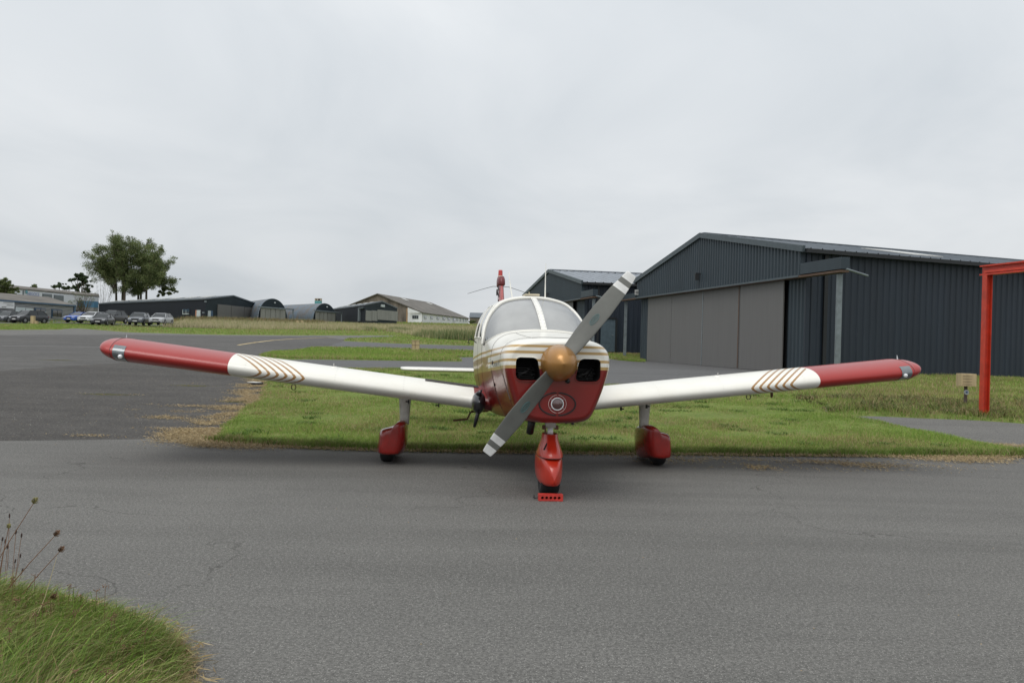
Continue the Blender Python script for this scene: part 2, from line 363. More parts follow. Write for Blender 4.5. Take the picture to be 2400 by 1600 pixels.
# darker weeds at the foot of the bank
wp = scatter(GP([(1840, 930), (1960, 935), (2440, 950), (2700, 960), (2800, 1022), (2550, 996), (2400, 990), (2290, 983), (2050, 972), (1950, 972)]), 20000)
k = fnoise(wp, 1.6, 4) > -.22; wp = wp[k]; nn = len(wp)
o = blades('weeds', wp, T(wp[:, 0], wp[:, 1])+.05, RNG.uniform(.04, .20, nn)*(1+.8*fnoise(wp, 3.2, 4)), RNG.uniform(.008, .026, nn), RNG.uniform(.2, 1.6, nn),
           np.array([[.07, .10, .03], [.12, .15, .045], [.17, .12, .06], [.27, .22, .11]])[RNG.integers(0, 4, nn)], 2)
tag(o, 'darker rank weeds along the path at the foot of the bank', 'weeds', kind='stuff')
# edge of the verge: longer darker fringe
bottom = GP([(510, 1037), (570, 1042), (700, 1050), (900, 1056), (1300, 1062), (1600, 1066), (2000, 1070), (2440, 1072)])
def along(line, n, sp):
    L_ = np.array(line); seg = np.hypot(*(L_[1:]-L_[:-1]).T); cum = np.r_[0, seg.cumsum()]; t = RNG.uniform(0, cum[-1], n)
    p = np.c_[np.interp(t, cum, L_[:, 0]), np.interp(t, cum, L_[:, 1])]; p[:, 1] += RNG.normal(0, sp, n); p[:, 0] += RNG.normal(0, sp, n); return p
q = along(bottom, 34000, .10); q[:, 1] += .13; nn = len(q)
tag(blades('grass_fringe', q, T(q[:, 0], q[:, 1])+.01, RNG.uniform(.04, .12, nn)*(1+.5*fnoise(q, 2.5, 2)), RNG.uniform(.006, .012, nn), RNG.uniform(.1, 1.1, nn), grasscol(q, .22, 5, 2.)*.75, 2),
    'longer grass fringe along the tarmac edge below the aircraft', 'grass', kind='stuff')
# weed rosettes and dead thatch in the verge
cs = scatter(island, 150, True, .1); P = np.repeat(cs, 70, 0)+RNG.normal(0, .09, (150*70, 2)); n = len(P); dead = np.repeat(RNG.uniform(0, 1, 150) < .4, 70)
c_ = np.array([[.09, .16, .035], [.12, .19, .04]])[RNG.integers(0, 2, n)]; c_[dead] = np.array([.26, .17, .09])
tag(blades('weed_rosettes', P, T(P[:, 0], P[:, 1])+.04, np.where(dead, .03, .075)*RNG.uniform(.6, 1.3, n), RNG.uniform(.010, .024, n), RNG.uniform(.4, 1.6, n), c_*RNG.uniform(.8, 1.2, (n, 1)), 2), 'darker weeds and brown dead patches dotted through the mown grass', 'weeds', kind='stuff')
# straw cuttings
def straw(name, P, label, col=1., ln=(.02, .07)):
    n = len(P); L_ = RNG.uniform(*ln, n); a = RNG.uniform(0, np.pi, n); dx, dy = np.cos(a)*L_/2, np.sin(a)*L_/2; wd = .0035+.0008*P[:, 1]/4
    z = T(P[:, 0], P[:, 1])+RNG.uniform(.010, .028, n); V = np.stack([np.c_[P[:, 0]-dx, P[:, 1]-dy, z], np.c_[P[:, 0]+dx, P[:, 1]+dy, z+RNG.uniform(-.004, .02, n)], np.c_[P[:, 0]-dy/L_*wd*2, P[:, 1]+dx/L_*wd*2, z+.004]], 1).reshape(-1, 3)
    K = np.repeat(STRAW[RNG.integers(0, 3, n)]*RNG.uniform(.6, 1.15, (n, 1))*col, 3, 0); b = np.arange(n)*3
    return tag(npmesh(name, V, np.c_[b, b+1, b+2], K, ma['blade']), label, 'straw', kind='stuff')
q1 = along(bottom, 26000, .09); 
leftedge = GP([(440, 1040), (480, 1015), (530, 985), (590, 950), (612, 915), (640, 885)])
q2 = along(leftedge, 42000, .22); q2[:, 0] -= .12; q2 = q2[fnoise(q2*[1, 1.5], 2.6, 6)+.6*fnoise(q2, 6, 66)+RNG.normal(0, .22, len(q2)) > .05]
blob = scatter(GP([(395, 1020), (420, 1012), (520, 1005), (545, 1030), (600, 1046), (640, 1056), (560, 1050), (450, 1047), (400, 1030)]), 20000); blob = blob+RNG.normal(0, .13, blob.shape); blob = blob[fnoise(blob*[1, 1.5], 3.2, 16)+RNG.normal(0, .25, len(blob)) > -.05]
spots = []
for (px, py, rx, ry, n) in [(925, 0, 0, 0, 0), (395, 965, .35, .06, 900), (470, 955, .5, .06, 1200), (390, 981, .25, .08, 800), (260, 925, .3, .05, 500), (425, 900, .2, .05, 300), (560, 903, .35, .06, 700),
                            (440, 1009, .3, .06, 700), (300, 1027, .5, .04, 700), (1860, 1090, .75, .12, 6000), (1760, 1096, .3, .09, 1500), (2350, 1082, .9, .12, 7000), (2200, 1078, .4, .05, 1200), (1400, 1070, 1.5, .05, 1500), (2180, 1050, .35, .12, 4000), (2330, 1045, .3, .1, 2500), (1900, 1004, .4, .15, 1500)]:
    if n:
        c_ = G(px, py); q_ = np.c_[RNG.normal(c_.x, rx, n), RNG.normal(c_.y, ry*1.6, n)]; spots.append(q_[fnoise(q_, 3.1, px)+RNG.normal(0, .2, n) > (.12 if px < 600 else -.1)])
straw('straw', np.concatenate([q1, q2, blob]+spots), 'dry straw coloured cuttings strewn along the grass edges')
# the further strips
strip2 = GP([(606, 836), (640, 826), (735, 815), (900, 817), (1115, 824), (1330, 833), (1330, 843), (1109, 838), (1068, 839), (1083, 848), (964, 847), (760, 844), (680, 843)])
wedge = GP([(1415, 824), (1512, 825), (1512, 850), (1480, 848), (1415, 838)])
fb = [(299, 779), (500, 785), (700, 786.3), (870, 786.6), (950, 788), (900, 791), (816, 794), (802, 799.5), (930, 806), (1110, 811), (1300, 819), (1420, 826)]
fw = GP(fb)+[(20, 62), (30, 112), (-70, 112), (-60, 104)]
carside = GP([(-300, 771), (0, 773.5), (133, 773), (228, 766), (215, 762), (0, 759.5), (-300, 757)])
for nm, pl, cell, n, dry, lab in (('verge', strip2, .3, 60000, .22, 'narrow grass strip between the two lanes beyond the left wing'), ('verge', wedge, .5, 12000, .3, 'small grass wedge between the two dark hangars'),
                        ('verge', fw, .6, 80000, .3, 'far green grass strip in front of the tall dry field'), ('verge', carside, .8, 26000, .2, 'green grass strip in front of the parked cars')):
    sheet(nm, pl, ma['turf'], .05, cell, .3, .2, .8, 12)
    P = scatter(pl, n, True); D = P[:, 1]
    tag(blades('grass', P, T(P[:, 0], P[:, 1])+.04, RNG.uniform(.05, .14, n), .008*D/12*RNG.uniform(.6, 1.5, n), RNG.uniform(.1, .8, n), grasscol(P, dry, 31, .35)), lab, 'grass', kind='stuff')
# tall dry field
tall = GP([(380, 768), (520, 772), (700, 774), (900, 776), (950, 784), (1000, 794), (1115, 801), (1300, 806)])+[(12, 70), (25, 165), (-62, 165)]
P = scatter(tall, 110000, True); n = len(P); ny = fnoise(P, .16, 3)
hg = (.22+.42*np.clip((P[:, 1]-70)/40, 0, 1))*RNG.uniform(.6, 1.15, n)*(1+.3*ny)
tancol = np.array([[.50, .42, .27], [.42, .36, .21], [.56, .48, .33], [.27, .28, .12]])
c_ = tancol[RNG.integers(0, 4, n)]*RNG.uniform(.8, 1.1, (n, 1)); k = RNG.uniform(0, 1, n) < np.clip(.08+.35*ny, 0, .6); c_[k] = np.array([.10, .14, .045])*RNG.uniform(.8, 1.4, (k.sum(), 1))
tag(blades('tall_grass', P, T(P[:, 0], P[:, 1]), hg, .045*RNG.uniform(.6, 1.5, n), RNG.uniform(0, .5, n), c_, 1), 'tall pale dry grass field in front of the distant sheds', 'grass', kind='stuff')
for (a, b, lab, n, hm) in (((1040, 797), (1125, 801), 'clump of green reeds beside the cabin side window', 2600, 1.2), ((985, 790), (1040, 796), 'sparse green reeds in the dry grass left of the tall clump', 1500, 1.0), ((915, 776), (950, 781), 'low green weeds in dry grass below the dark shed doors', 1300, .8), ((840, 773), (875, 776), 'thin green weeds in the dry grass left of the shed corner', 700, .7)):
    A, B = G(*a), G(*b); t = RNG.uniform(0, 1, n); P = np.c_[A.x+(B.x-A.x)*t+RNG.normal(0, .5, n), A.y+(B.y-A.y)*t+RNG.normal(2, 1.2, n)]
    c_ = np.array([[.12, .17, .07], [.16, .21, .08], [.30, .27, .14]])[RNG.integers(0, 3, n)]
    tag(blades('reeds', P, T(P[:, 0], P[:, 1]), RNG.uniform(.4, 1., n)*hm, RNG.uniform(.03, .06, n), RNG.uniform(0, .35, n), c_, 2), lab, 'reeds', kind='stuff')
# rough ground round the far sheds
P = np.c_[RNG.uniform(-130, 10, 60000), RNG.uniform(112, 235, 60000)]; n = len(P)
tag(blades('far_grass', P, T(P[:, 0], P[:, 1])-.03, RNG.uniform(.15, .6, n), RNG.uniform(.05, .12, n), RNG.uniform(0, .6, n), grasscol(P, .42, 41, .06), 1), 'rough grass around the distant buildings', 'grass', kind='stuff')

# painted line, concrete edge
yl = MB(); mark = [G(*p) for p in ((557.8, 809.6), (600, 803.2), (638.9, 798.4), (686, 795.2), (735, 793), (785, 791.4))]
for a, b in zip(mark[:-1], mark[1:]):
    d = (b-a).normalized(); s_ = Vector((-d.y, d.x, 0))*.10; yl.add([a+s_, a-s_, b-s_, b+s_], [(0, 1, 2, 3)])
yo = yl.build('yellow_line', M('line_paint', (.55, .42, .2), .7, var=.3, vs=3)); yo.location.z = .022; tag(yo, kind='structure')
ll = MB(); pts = [G(*p) for p in ((-100, 811), (60, 812), (232, 814.5), (330, 813))]
for a, b in zip(pts[:-1], pts[1:]):
    d = (b-a).normalized(); s_ = Vector((-d.y, d.x, 0))*.12; ll.add([a+s_, a-s_, b-s_, b+s_], [(0, 1, 2, 3)])
lo = ll.build('white_line', M('worn_white_paint', (.30, .30, .29), .8, var=.3, vs=2)); lo.location.z = .022; tag(lo, kind='structure')

# foreground mound
mound = GP([(-500, 1400), (-100, 1385), (0, 1392), (120, 1408), (240, 1432), (330, 1462), (400, 1492), (440, 1535), (452, 1600), (440, 1720), (300, 1900), (-500, 1900)])
_, mz = sheet('verge', mound, ma['turf'], .06, .05, .12, .03, 6, 21, bumpy=.02)
P = scatter(mound, 30000, False, -.02); n = len(P); sdm = sdpoly(P, mound)
g2 = np.array([[.16, .27, .040], [.21, .33, .055], [.11, .19, .035], [.26, .33, .085], [.18, .20, .06], [.22, .17, .075]])
cc = grasscol(P, .24, 51, 2.2, g2)*np.clip(1+.5*fnoise(P, 6, 77), .5, 1.5)[:, None]; ck = (sdm < .06) & (RNG.uniform(0, 1, n) < .7); cc[ck] = STRAW[RNG.integers(0, 3, ck.sum())]
hgt = RNG.uniform(.05, .17, n)*(1+.5*fnoise(P, 2.5, 8))*np.clip(.35+sdm/.25, .35, 1.15)
tag(blades('grass', P, mz(P), hgt, RNG.uniform(.0022, .0048, n), RNG.uniform(.2, 1.6, n), cc, 4, dirn=RNG.normal(.4, .7, n)+2.2*fnoise(P, 2.4, 90)), 'long tangled green grass at the near left corner', 'grass', kind='stuff')
P = scatter(mound, 3500, False, -.06); P = P[sdpoly(P, mound) < .12]
P = np.concatenate([P]*3)+RNG.normal(0, .02, (len(P)*3, 2))
straw('straw', P, 'dry straw rim around the near left grass', 1.1, (.03, .11))

# loose grit on the tarmac
n = 5200; P = np.concatenate([scatter(old, 3600), np.c_[RNG.uniform(-6, 9, 700), RNG.uniform(3, 11.5, 700)]]); n = len(P); sz = RNG.uniform(.002, .006, n)*(1+P[:, 1]/30); z = T(P[:, 0], P[:, 1])+.008
off = np.array([[1, 0, 0], [-.5, .87, 0], [-.5, -.87, 0], [0, 0, .8]]); V = (np.c_[P, z][:, None, :]+off[None]*sz[:, None, None]*RNG.uniform(.6, 1.3, (n, 4, 1))).reshape(-1, 3); b = np.arange(n)*4
gc = np.repeat(np.array([[.27, .26, .24], [.20, .19, .17], [.06, .055, .05], [.26, .20, .12]])[RNG.integers(0, 4, n)], 4, 0)
gm = blade_mat('grit', .9, 0); tag(npmesh('grit', V, np.concatenate([np.c_[b, b+1, b+3], np.c_[b+1, b+2, b+3], np.c_[b+2, b, b+3]]), gc, gm), 'loose pale grit scattered over the tarmac', 'grit', kind='stuff')

# ------------------------------------------------------------------ aircraft
PX, PY, TH = .4063, 7.2564, .0961
plane = empty('light_aircraft', (PX, PY, 0), TH)
tag(plane, 'white and dark red low wing propeller aircraft parked nose on with gold spinner', 'aircraft')
WHITE = (.78, .765, .70); RED = (.18, .0060, .0040); GOLD = (.42, .235, .06)
def paint_mat(name, build, rough=.32, coat=.7):
    m = bpy.data.materials.new(name); m.use_nodes = True; g = NG(m)
    o = g.n('ShaderNodeTexCoord').outputs['Object']; s = g.n('ShaderNodeSeparateXYZ'); g.t.links.new(o, s.inputs[0])
    c = build(g, s.outputs[0], s.outputs[1], s.outputs[2])
    d = g.ramp(g.noise(3.5, 6, o, .65), .45, .75); sc2 = g.n('ShaderNodeMix', data_type='RGBA', blend_type='MULTIPLY'); g.t.links.new(g.m('MULTIPLY', d, .22), sc2.inputs[0]); g.t.links.new(c, sc2.inputs[6]); sc2.inputs[7].default_value = (.72, .68, .58, 1); c = sc2.outputs[2]
    g.t.links.new(c, g.p.inputs['Base Color']); g.p.inputs['Roughness'].default_value = rough
    g.p.inputs['Coat Weight'].default_value = coat; g.p.inputs['Coat Roughness'].default_value = .06
    b = g.n('ShaderNodeBump'); b.inputs['Strength'].default_value = .06; b.inputs['Distance'].default_value = .02
    g.t.links.new(g.noise(5, 2, o), b.inputs['Height']); g.t.links.new(b.outputs[0], g.p.inputs['Normal']); return m
def body_paint(g, x, y, z):
    q = g.m('ADD', z, g.m('MULTIPLY', g.m('SUBTRACT', y, .3), .062))
    def band(a, b): return g.m('MULTIPLY', g.m('GREATER_THAN', q, a), g.m('LESS_THAN', q, b))
    c = g.mix(g.m('LESS_THAN', q, 1.118), WHITE, RED)
    for a, b in ((1.118, 1.145), (1.178, 1.201), (1.246, 1.270), (1.300, 1.322)): c = g.mix(band(a, b), c, (.47, .31, .12))
    aft = g.m('GREATER_THAN', y, 1.22); return g.mix(g.m('MULTIPLY', aft, band(1.118, 1.262)), c, (.30, .19, .06))
def wing_paint(g, x, y, z):
    ax = g.m('ABSOLUTE', x); s = g.m('MAXIMUM', g.m('SUBTRACT', y, 1.757), 0)
    c = g.mix(g.m('GREATER_THAN', ax, 3.12), WHITE, (.31, .013, .009))
    c = g.mix(g.m('LESS_THAN', ax, .615), c, RED)
    u = g.m('DIVIDE', g.m('SUBTRACT', g.m('SUBTRACT', ax, g.m('MULTIPLY', g.m('POWER', s, .72), .68)), 2.35), .086)
    k = g.m('MULTIPLY', g.m('MULTIPLY', g.m('GREATER_THAN', u, 0), g.m('LESS_THAN', u, 6)), g.m('LESS_THAN', g.m('FRACT', u), .36))
    k = g.m('MULTIPLY', k, g.m('LESS_THAN', ax, 3.10)); return g.mix(k, c, (.34, .185, .06))
PM = {'body': paint_mat('body_paint', body_paint, .30, .28), 'wing': paint_mat('wing_paint', wing_paint, .40, .28),
      'white': M('white_paint', WHITE, .35, var=.05, vs=4, coat=.5), 'red': M('red_paint', (.31, .013, .009), .34, var=.10, vs=4, coat=.3),
      'pant': M('wheel_pant_red', (.26, .007, .004), .26, var=.15, vs=6, coat=.6), 'npant': M('nose_pant_red', (.46, .024, .008), .32, var=.12, vs=6, coat=.35),
      'gold': M('spinner_gold', (.37, .185, .05), .36, .45, var=.10, vs=5, coat=.3), 'prop': M('propeller_grey', (.145, .148, .135), .55, .0, var=.12, vs=3, spec=.35),
      'black': M('black_rubber', (.014, .014, .015), .65), 'dark': M('engine_dark', (.006, .006, .007), .85), 'metal': M('bare_metal', (.5, .5, .5), .25, .95),
      'chrome': M('chrome', (.80, .81, .82), .3, .15, var=.02), 'eng': M('engine_metal', (.05, .05, .05), .5, .8), 'walk': M('wing_walk_grit', (.055, .05, .05), .95, bump=.5, bs=300),
      'seam': M('seam_dark', (.05, .04, .035), .8), 'brown': M('step_brown', (.16, .07, .045), .6), 'whitestrut': M('strut_white', (.62, .61, .56), .4, coat=.3),  # seam: plain dark tone for panel joints, seals and rivets
      'shade': M('silver_sunshade', (.62, .62, .61), .6, 0, var=.10, vs=2.2), 'teal': M('teal_decal', (.03, .22, .24), .5), 'ink': M('grey_lettering', (.10, .10, .12), .5), 'lens': M('beacon_red', (.55, .02, .01), .15, coat=1), 'tipw': M('blade_tip_white', (.72, .72, .70), .4),
      'pale': M('red_line_pale', (.75, .5, .46), .4)}
def glassmat(name, tint=(.75, .8, .8), refl=.14):
    m = bpy.data.materials.new(name); m.use_nodes = True; t = m.node_tree; t.nodes.remove(t.nodes['Principled BSDF'])
    a = t.nodes.new('ShaderNodeBsdfTransparent'); a.inputs[0].default_value = (*tint, 1); b = t.nodes.new('ShaderNodeBsdfGlossy'); b.inputs['Roughness'].default_value = .04
    fr = t.nodes.new('ShaderNodeFresnel'); fr.inputs[0].default_value = 1.5; ad = t.nodes.new('ShaderNodeMath'); ad.inputs[1].default_value = refl; t.links.new(fr.outputs[0], ad.inputs[0])
    mx_ = t.nodes.new('ShaderNodeMixShader'); t.links.new(ad.outputs[0], mx_.inputs[0]); t.links.new(a.outputs[0], mx_.inputs[1]); t.links.new(b.outputs[0], mx_.inputs[2])
    t.links.new(mx_.outputs[0], t.nodes['Material Output'].inputs[0]); return m
PM['glass'] = glassmat('perspex', (.86, .87, .87), .10)
PM['sideglass'] = glassmat('side_perspex', (.45, .5, .45), .22)

CW = [(0, .655), (.18, .662), (.30, .70), (.372, .835), (.44, 1.03), (.474, 1.18), (.452, 1.295), (.36, 1.368), (.18, 1.398), (0, 1.402)]
def sc_(p, y, k, cz=1.06): return [(a*k, y, cz+(b-cz)*k) for a, b in p]
def yy(p, y): return [(a, y, b) for a, b in p]
rings = [sc_(CW, .070, .845), sc_(CW, .078, .885), sc_(CW, .105, .93), sc_(CW, .16, .97), sc_(CW, .25, .992), sc_(CW, .36, 1.0),
 yy([(0, .62), (.2, .626), (.325, .662), (.402, .80), (.468, 1.02), (.495, 1.17), (.475, 1.30), (.37, 1.392), (.19, 1.428), (0, 1.436)], .75),
 yy([(0, .605), (.21, .61), (.345, .648), (.425, .79), (.49, 1.01), (.512, 1.17), (.485, 1.33), (.375, 1.42), (.19, 1.452), (0, 1.460)], .97),
 [(0, 1.15, .60), (.22, 1.15, .605), (.36, 1.15, .64), (.44, 1.17, .78), (.51, 1.25, 1.0), (.535, 1.5, 1.30), (.50, 1.27, 1.375), (.38, 1.13, 1.438), (.19, 1.06, 1.468), (0, 1.04, 1.475)],
 [(0, 1.7, .58), (.24, 1.7, .58), (.40, 1.7, .61), (.48, 1.7, .76), (.535, 1.68, 1.0), (.553, 1.62, 1.32), (.50, 1.78, 1.57), (.37, 1.92, 1.745), (.2, 1.975, 1.812), (0, 1.985, 1.828)],
 yy([(0, .57), (.25, .57), (.42, .60), (.50, .76), (.555, 1.0), (.563, 1.32), (.51, 1.60), (.385, 1.768), (.21, 1.838), (0, 1.855)], 2.15),
 yy([(0, .57), (.25, .57), (.42, .61), (.5, .77), (.555, 1.0), (.56, 1.30), (.50, 1.58), (.37, 1.75), (.2, 1.82), (0, 1.835)], 3.2),
 yy([(0, .64), (.2, .645), (.33, .68), (.41, .82), (.45, 1.0), (.45, 1.25), (.39, 1.45), (.28, 1.57), (.15, 1.615), (0, 1.625)], 4.1),
 yy([(0, .74), (.13, .745), (.2, .77), (.25, .84), (.27, .95), (.26, 1.09), (.22, 1.19), (.16, 1.25), (.08, 1.28), (0, 1.285)], 5.3),
 yy([(0, .83), (.02, .83), (.04, .84), (.05, .86), (.055, .90), (.055, .94), (.05, .98), (.04, 1.01), (.02, 1.02), (0, 1.02)], 6.75)]
IA, IB = 8, 9
def cr1(a, b, c, d, t): return .5*((2*b)+(-a+c)*t+(2*a-5*b+4*c-d)*t*t+(-a+3*b-3*c+d)*t**3)
def ringpt(R_, u):   # Catmull-Rom round half ring, u 0..9
    i = min(int(u), 8); t = u-i; g_ = lambda k: np.array(R_[k]) if 0 <= k <= 9 else (np.array(R_[-k])*[-1, 1, 1] if k < 0 else np.array(R_[18-k])*[-1, 1, 1])
    return cr1(g_(i-1), g_(i), g_(i+1), g_(i+2), t)
def surf(v, u):
    i = min(int(v), len(rings)-2); t = v-i; R = lambda k: ringpt(rings[max(0, min(len(rings)-1, k))], u)
    if i == IA: p = R(i)*(1-t)+R(i+1)*t; b = max(0, u-5)/4; return p+np.array([0, -.035*math.sin(math.pi*t)*min(1, b*2.5)*.8, .03*math.sin(math.pi*t)*min(1, b*2)])*(1 if u > 5 else 0)
    if i == IA-1: return cr1(R(i-1), R(i), R(i+1), R(i+1)+(R(i+1)-R(i))*.6, t)
    if i == IB: return cr1(R(i)-(R(i+1)-R(i)), R(i), R(i+1), R(i+2), t)
    return cr1(R(i-1), R(i), R(i+1), R(i+2), t)
def loft(v0, v1, nv, u0, u1, nu, name, mat, both=True, parent=plane, off=0.):
    vs_ = np.linspace(v0, v1, nv+1); us = list(np.linspace(u0, u1, nu+1)); rows = []
    for v in vs_:
        r = [Vector(surf(v, u)) for u in us]
        if both == 'full': r = r[:-1] if False else r; r = r+[Vector((-p.x, p.y, p.z)) for p in reversed(r[1:-1])]
        elif both == 'left': r = [Vector((-p.x, p.y, p.z)) for p in r]
        elif both == 'cross': r = [Vector((-p.x, p.y, p.z)) for p in r][:-1]+list(reversed(r))
        rows.append(r)
    if off:
        c = Vector((0, 0, 1.1)); rows = [[p+Vector((p.x, 0, (p.z-1.1))).normalized()*off for p in r] for r in rows]
    o = grid(rows, name, mat, parent, True, both == 'full'); autosmooth(o, 60); return o
cowl = loft(0, 7, 42, 0, 9, 72, 'cowling', PM['body'], 'full')
body1 = loft(7, 8, 6, 0, 9, 72, 'fuselage', PM['body'], 'full')
lo_ = [loft(8, 9, 8, 0, 5, 40, 'x', None, s_) for s_ in ('right', 'left')]
hi_ = loft(9, 14, 50, 0, 9, 72, 'x', None, 'full')
bm = bmesh.new(); bm.from_mesh(body1.data)
for o in lo_+[hi_]: bm.from_mesh(o.data); bpy.data.objects.remove(o)
bmesh.ops.remove_doubles(bm, verts=bm.verts, dist=.0005); bmesh.ops.recalc_face_normals(bm, faces=bm.faces); bm.to_mesh(body1.data); bm.free(); autosmooth(body1, 60)
for p in body1.data.polygons: p.use_smooth = True
bvh_c = BVHTree.FromPolygons([v.co for v in cowl.data.vertices], [tuple(p.vertices) for p in cowl.data.polygons])
# windscreen: shade just inside, two panes, strip between
for s_ in ('left', 'right'):
    sg = -1 if s_ == 'left' else 1
    o = loft(8, 9, 14, 5.15, 8.93, 40, 'windscreen_pane', PM['glass'], s_)
    o2 = loft(8.02, 8.98, 10, 5.2, 9, 30, 'sunshade', PM['shade'], s_, off=-.02)
o = loft(8, 9, 14, 8.85, 9, 3, 'windscreen_post', PM['white'], 'cross', off=.006)
def frame_tube(vv, u0, u1, name, mat, r, both=True, n=60, par=plane, off=.0):
    m_ = MB()
    for sg in ((-1, 1) if both is True else (both,)):
        m_.tube([Vector((p[0]*sg, p[1], p[2]))+Vector((p[0]*sg, 0, p[2]-1.1)).normalized()*off for p in (surf(vv, u) for u in np.linspace(u0, u1, n))], r, 6, False)
    return m_.build(name, mat, par, True)
frame_tube(8, 5, 9, 'windscreen_base_trim', PM['white'], .008)
frame_tube(9, 5, 9, 'windscreen_bow', PM['white'], .018)
frame_tube(8.995, 5, 9, 'windscreen_seal', PM['seam'], .010)
frame_tube(7.0, 0, 9, 'cowl_seam', PM['seam'], .0022)
frame_tube(5.0, 0, 9, 'nose_bowl_seam', PM['seam'], .0018)
# rivets on windscreen post
rm = MB()
for i in range(12):
    for du in (0,):
        for sg in (-1, 1):
            p = surf(8.06+i*.078, 8.90); p = Vector((p[0]*sg, p[1], p[2])); rm.lathe([(.004, 0), (.003, .002), (0, .003)], p+Vector((0, -.006, .008)), 'z', 6)
rm.build('rivets', PM['seam'], plane)['kind'] = 'stuff'
# side windows and door outline
for s_ in ('left', 'right'):
    sg = -1 if s_ == 'left' else 1
    for (a, b, u0, u1) in ((9.35, 10.1, 5.22, 6.75), (10.2, 10.75, 5.25, 6.75)):
        rows = []
        for i in range(11):
            v = a+(b-a)*i/10; rr = []
            for j in range(13):
                lo_u = u0; hi_u = u1-(.35*(1-i/3) if (i < 3 and a < 9.5) else 0)
                p = surf(v, lo_u+(hi_u-lo_u)*j/12); q = Vector((p[0]*sg, p[1], p[2])); q += Vector((q.x, 0, (q.z-1.1)*.8)).normalized()*.004; rr.append(q)
            rows.append(rr)
        o = grid(rows, 'side_window', PM['sideglass'] if False else M('side_window_glass', (.035, .04, .038), .06, coat=1, spec=.8), plane, True)
        ed = [rows[0][j] for j in range(13)]+[rows[i][12] for i in range(1, 11)]+[rows[10][j] for j in range(11, -1, -1)]+[rows[i][0] for i in range(9, -1, -1)]
        MB().tube(ed, .008, 6).build('window_frame', PM['white'], o, True)
for vv in (9.15, 10.14):
    frame_tube(vv, 3.2, 6.9, 'door_seam', PM['seam'], .002, -1, 30)
# nose face with inlets
fz = [(Vector(surf(0, u))) for u in np.linspace(0, 9, 37)]; outer = fz+[Vector((-p.x, p.y, p.z)) for p in reversed(fz[1:-1])]
def rrect(pts, r=.04, n=5):
    out_ = []
    for i in range(len(pts)):
        a, b, c = Vector(pts[i-1]), Vector(pts[i]), Vector(pts[(i+1) % len(pts)]); rr = r[i] if isinstance(r, (list, tuple)) else r
        p, q = b+(a-b).normalized()*rr, b+(c-b).normalized()*rr
        for k in range(n+1): t = k/n; out_.append(p*(1-t)**2+b*2*t*(1-t)+q*t*t)
    return out_
def face_y(x, z): return .070
inl = [rrect([(s_*.366, 1.030), (s_*.366, 1.228), (s_*.178, 1.228), (s_*.142, 1.030)], [.06, .045, .05, .05], 6) for s_ in (-1, 1)]
bm = bmesh.new()
def loop(pts):
    vs_ = [bm.verts.new(p) for p in pts]; return [bm.edges.new((vs_[i], vs_[(i+1) % len(vs_)])) for i in range(len(vs_))]
E_ = loop(outer)
for l_ in inl: E_ += loop([(p.x, .070, p.y) for p in l_])
bmesh.ops.triangle_fill(bm, use_beauty=True, edges=E_)
def inhole(c):
    for l_ in inl:
        s0 = sdpoly(np.array([[c.x, c.z]]), [(p.x, p.y) for p in l_])[0]
        if s0 > 0: return True
    return False
bmesh.ops.delete(bm, geom=[f_ for f_ in bm.faces if inhole(f_.calc_center_median())], context='FACES')
me = bpy.data.meshes.new('nose_face'); bm.to_mesh(me); bm.free(); nf_ = link('nose_face', me, PM['body'], plane)
for l_ in inl:
    cx = sum(p.x for p in l_)/len(l_); cz = sum(p.y for p in l_)/len(l_)
    rows = [[Vector((cx+(p.x-cx)*k, y_, cz+(p.y-cz)*k)) for p in l_] for k, y_ in ((1.045, .0705), (1.03, .058), (.985, .058), (.97, .075))]
    o = grid(rows, 'inlet_lip', PM['body'], plane, True, True); autosmooth(o, 70)
    rows = [[Vector((cx+(p.x-cx)*k, y_, cz+(p.y-cz)*k)) for p in l_] for k, y_ in ((.985, .068), (1.0, .26), (.9, .30), (0.01, .30))]
    o2 = grid(rows, 'inlet_duct', PM['dark'], plane, True, True)
    fm = MB()
    for k in range(6): fm.box((cx+random.uniform(-.02, .02), .20+.01*k, cz-.085+k*.017), (.15, .06, .004))
    fm.tube([(cx-.07, .17, cz-.06), (cx, .15, cz-.03), (cx+.05, .2, cz+.02)], .012, 8)
    for k in range(9): fm.lathe([(0, -.004), (.004, -.003), (.004, .01)], (cx+random.uniform(-.07, .07), .16, cz+random.uniform(-.08, 0)), 'y', 8)
    fm.build('cylinder_fins', PM['eng'], o2)
# landing light
lz = .837
lm = MB(); lm.tube([(.156*math.cos(a), .066, lz+.096*math.sin(a)) for a in np.linspace(0, 2*math.pi, 49)], .0062, 6, False); lm.build('light_surround_seal', PM['black'], plane, True)
MB().tube([(.076*math.cos(a), .065, lz+.076*math.sin(a)) for a in np.linspace(0, 2*math.pi, 41)], .0022, 6, False).build('light_ring', PM['pale'], plane, True)
ll_ = MB().lathe([(.056, .068), (.055, .060), (.048, .058), (.047, .066), (.042, .082), (.03, .094), (.014, .1), (0, .101)], (0, 0, lz), 'y', 32).build('landing_light', PM['chrome'], plane, True)
MB().lathe([(.0, .074), (.006, .075), (.008, .080), (.008, .098)], (0, 0, lz), 'y', 16).build('bulb', PM['metal'], ll_, True)
MB().lathe([(.0, .052), (.03, .055), (.047, .062)], (0, 0, lz), 'y', 32).build('lens', PM['glass'], ll_, True)
for a in (.6, 2.54, 3.74, 5.68): MB().lathe([(0, .063), (.004, .064), (.005, .068)], (.066*math.cos(a), 0, lz+.066*math.sin(a)), 'y', 8).build('screw', PM['metal'], plane)
MB().lathe([(0, .045), (.012, .045), (.014, .05), (.02, .052), (.021, .075)], (.083, 0, 1.034), 'y', 20).build('starter_gear', PM['eng'], plane, True)
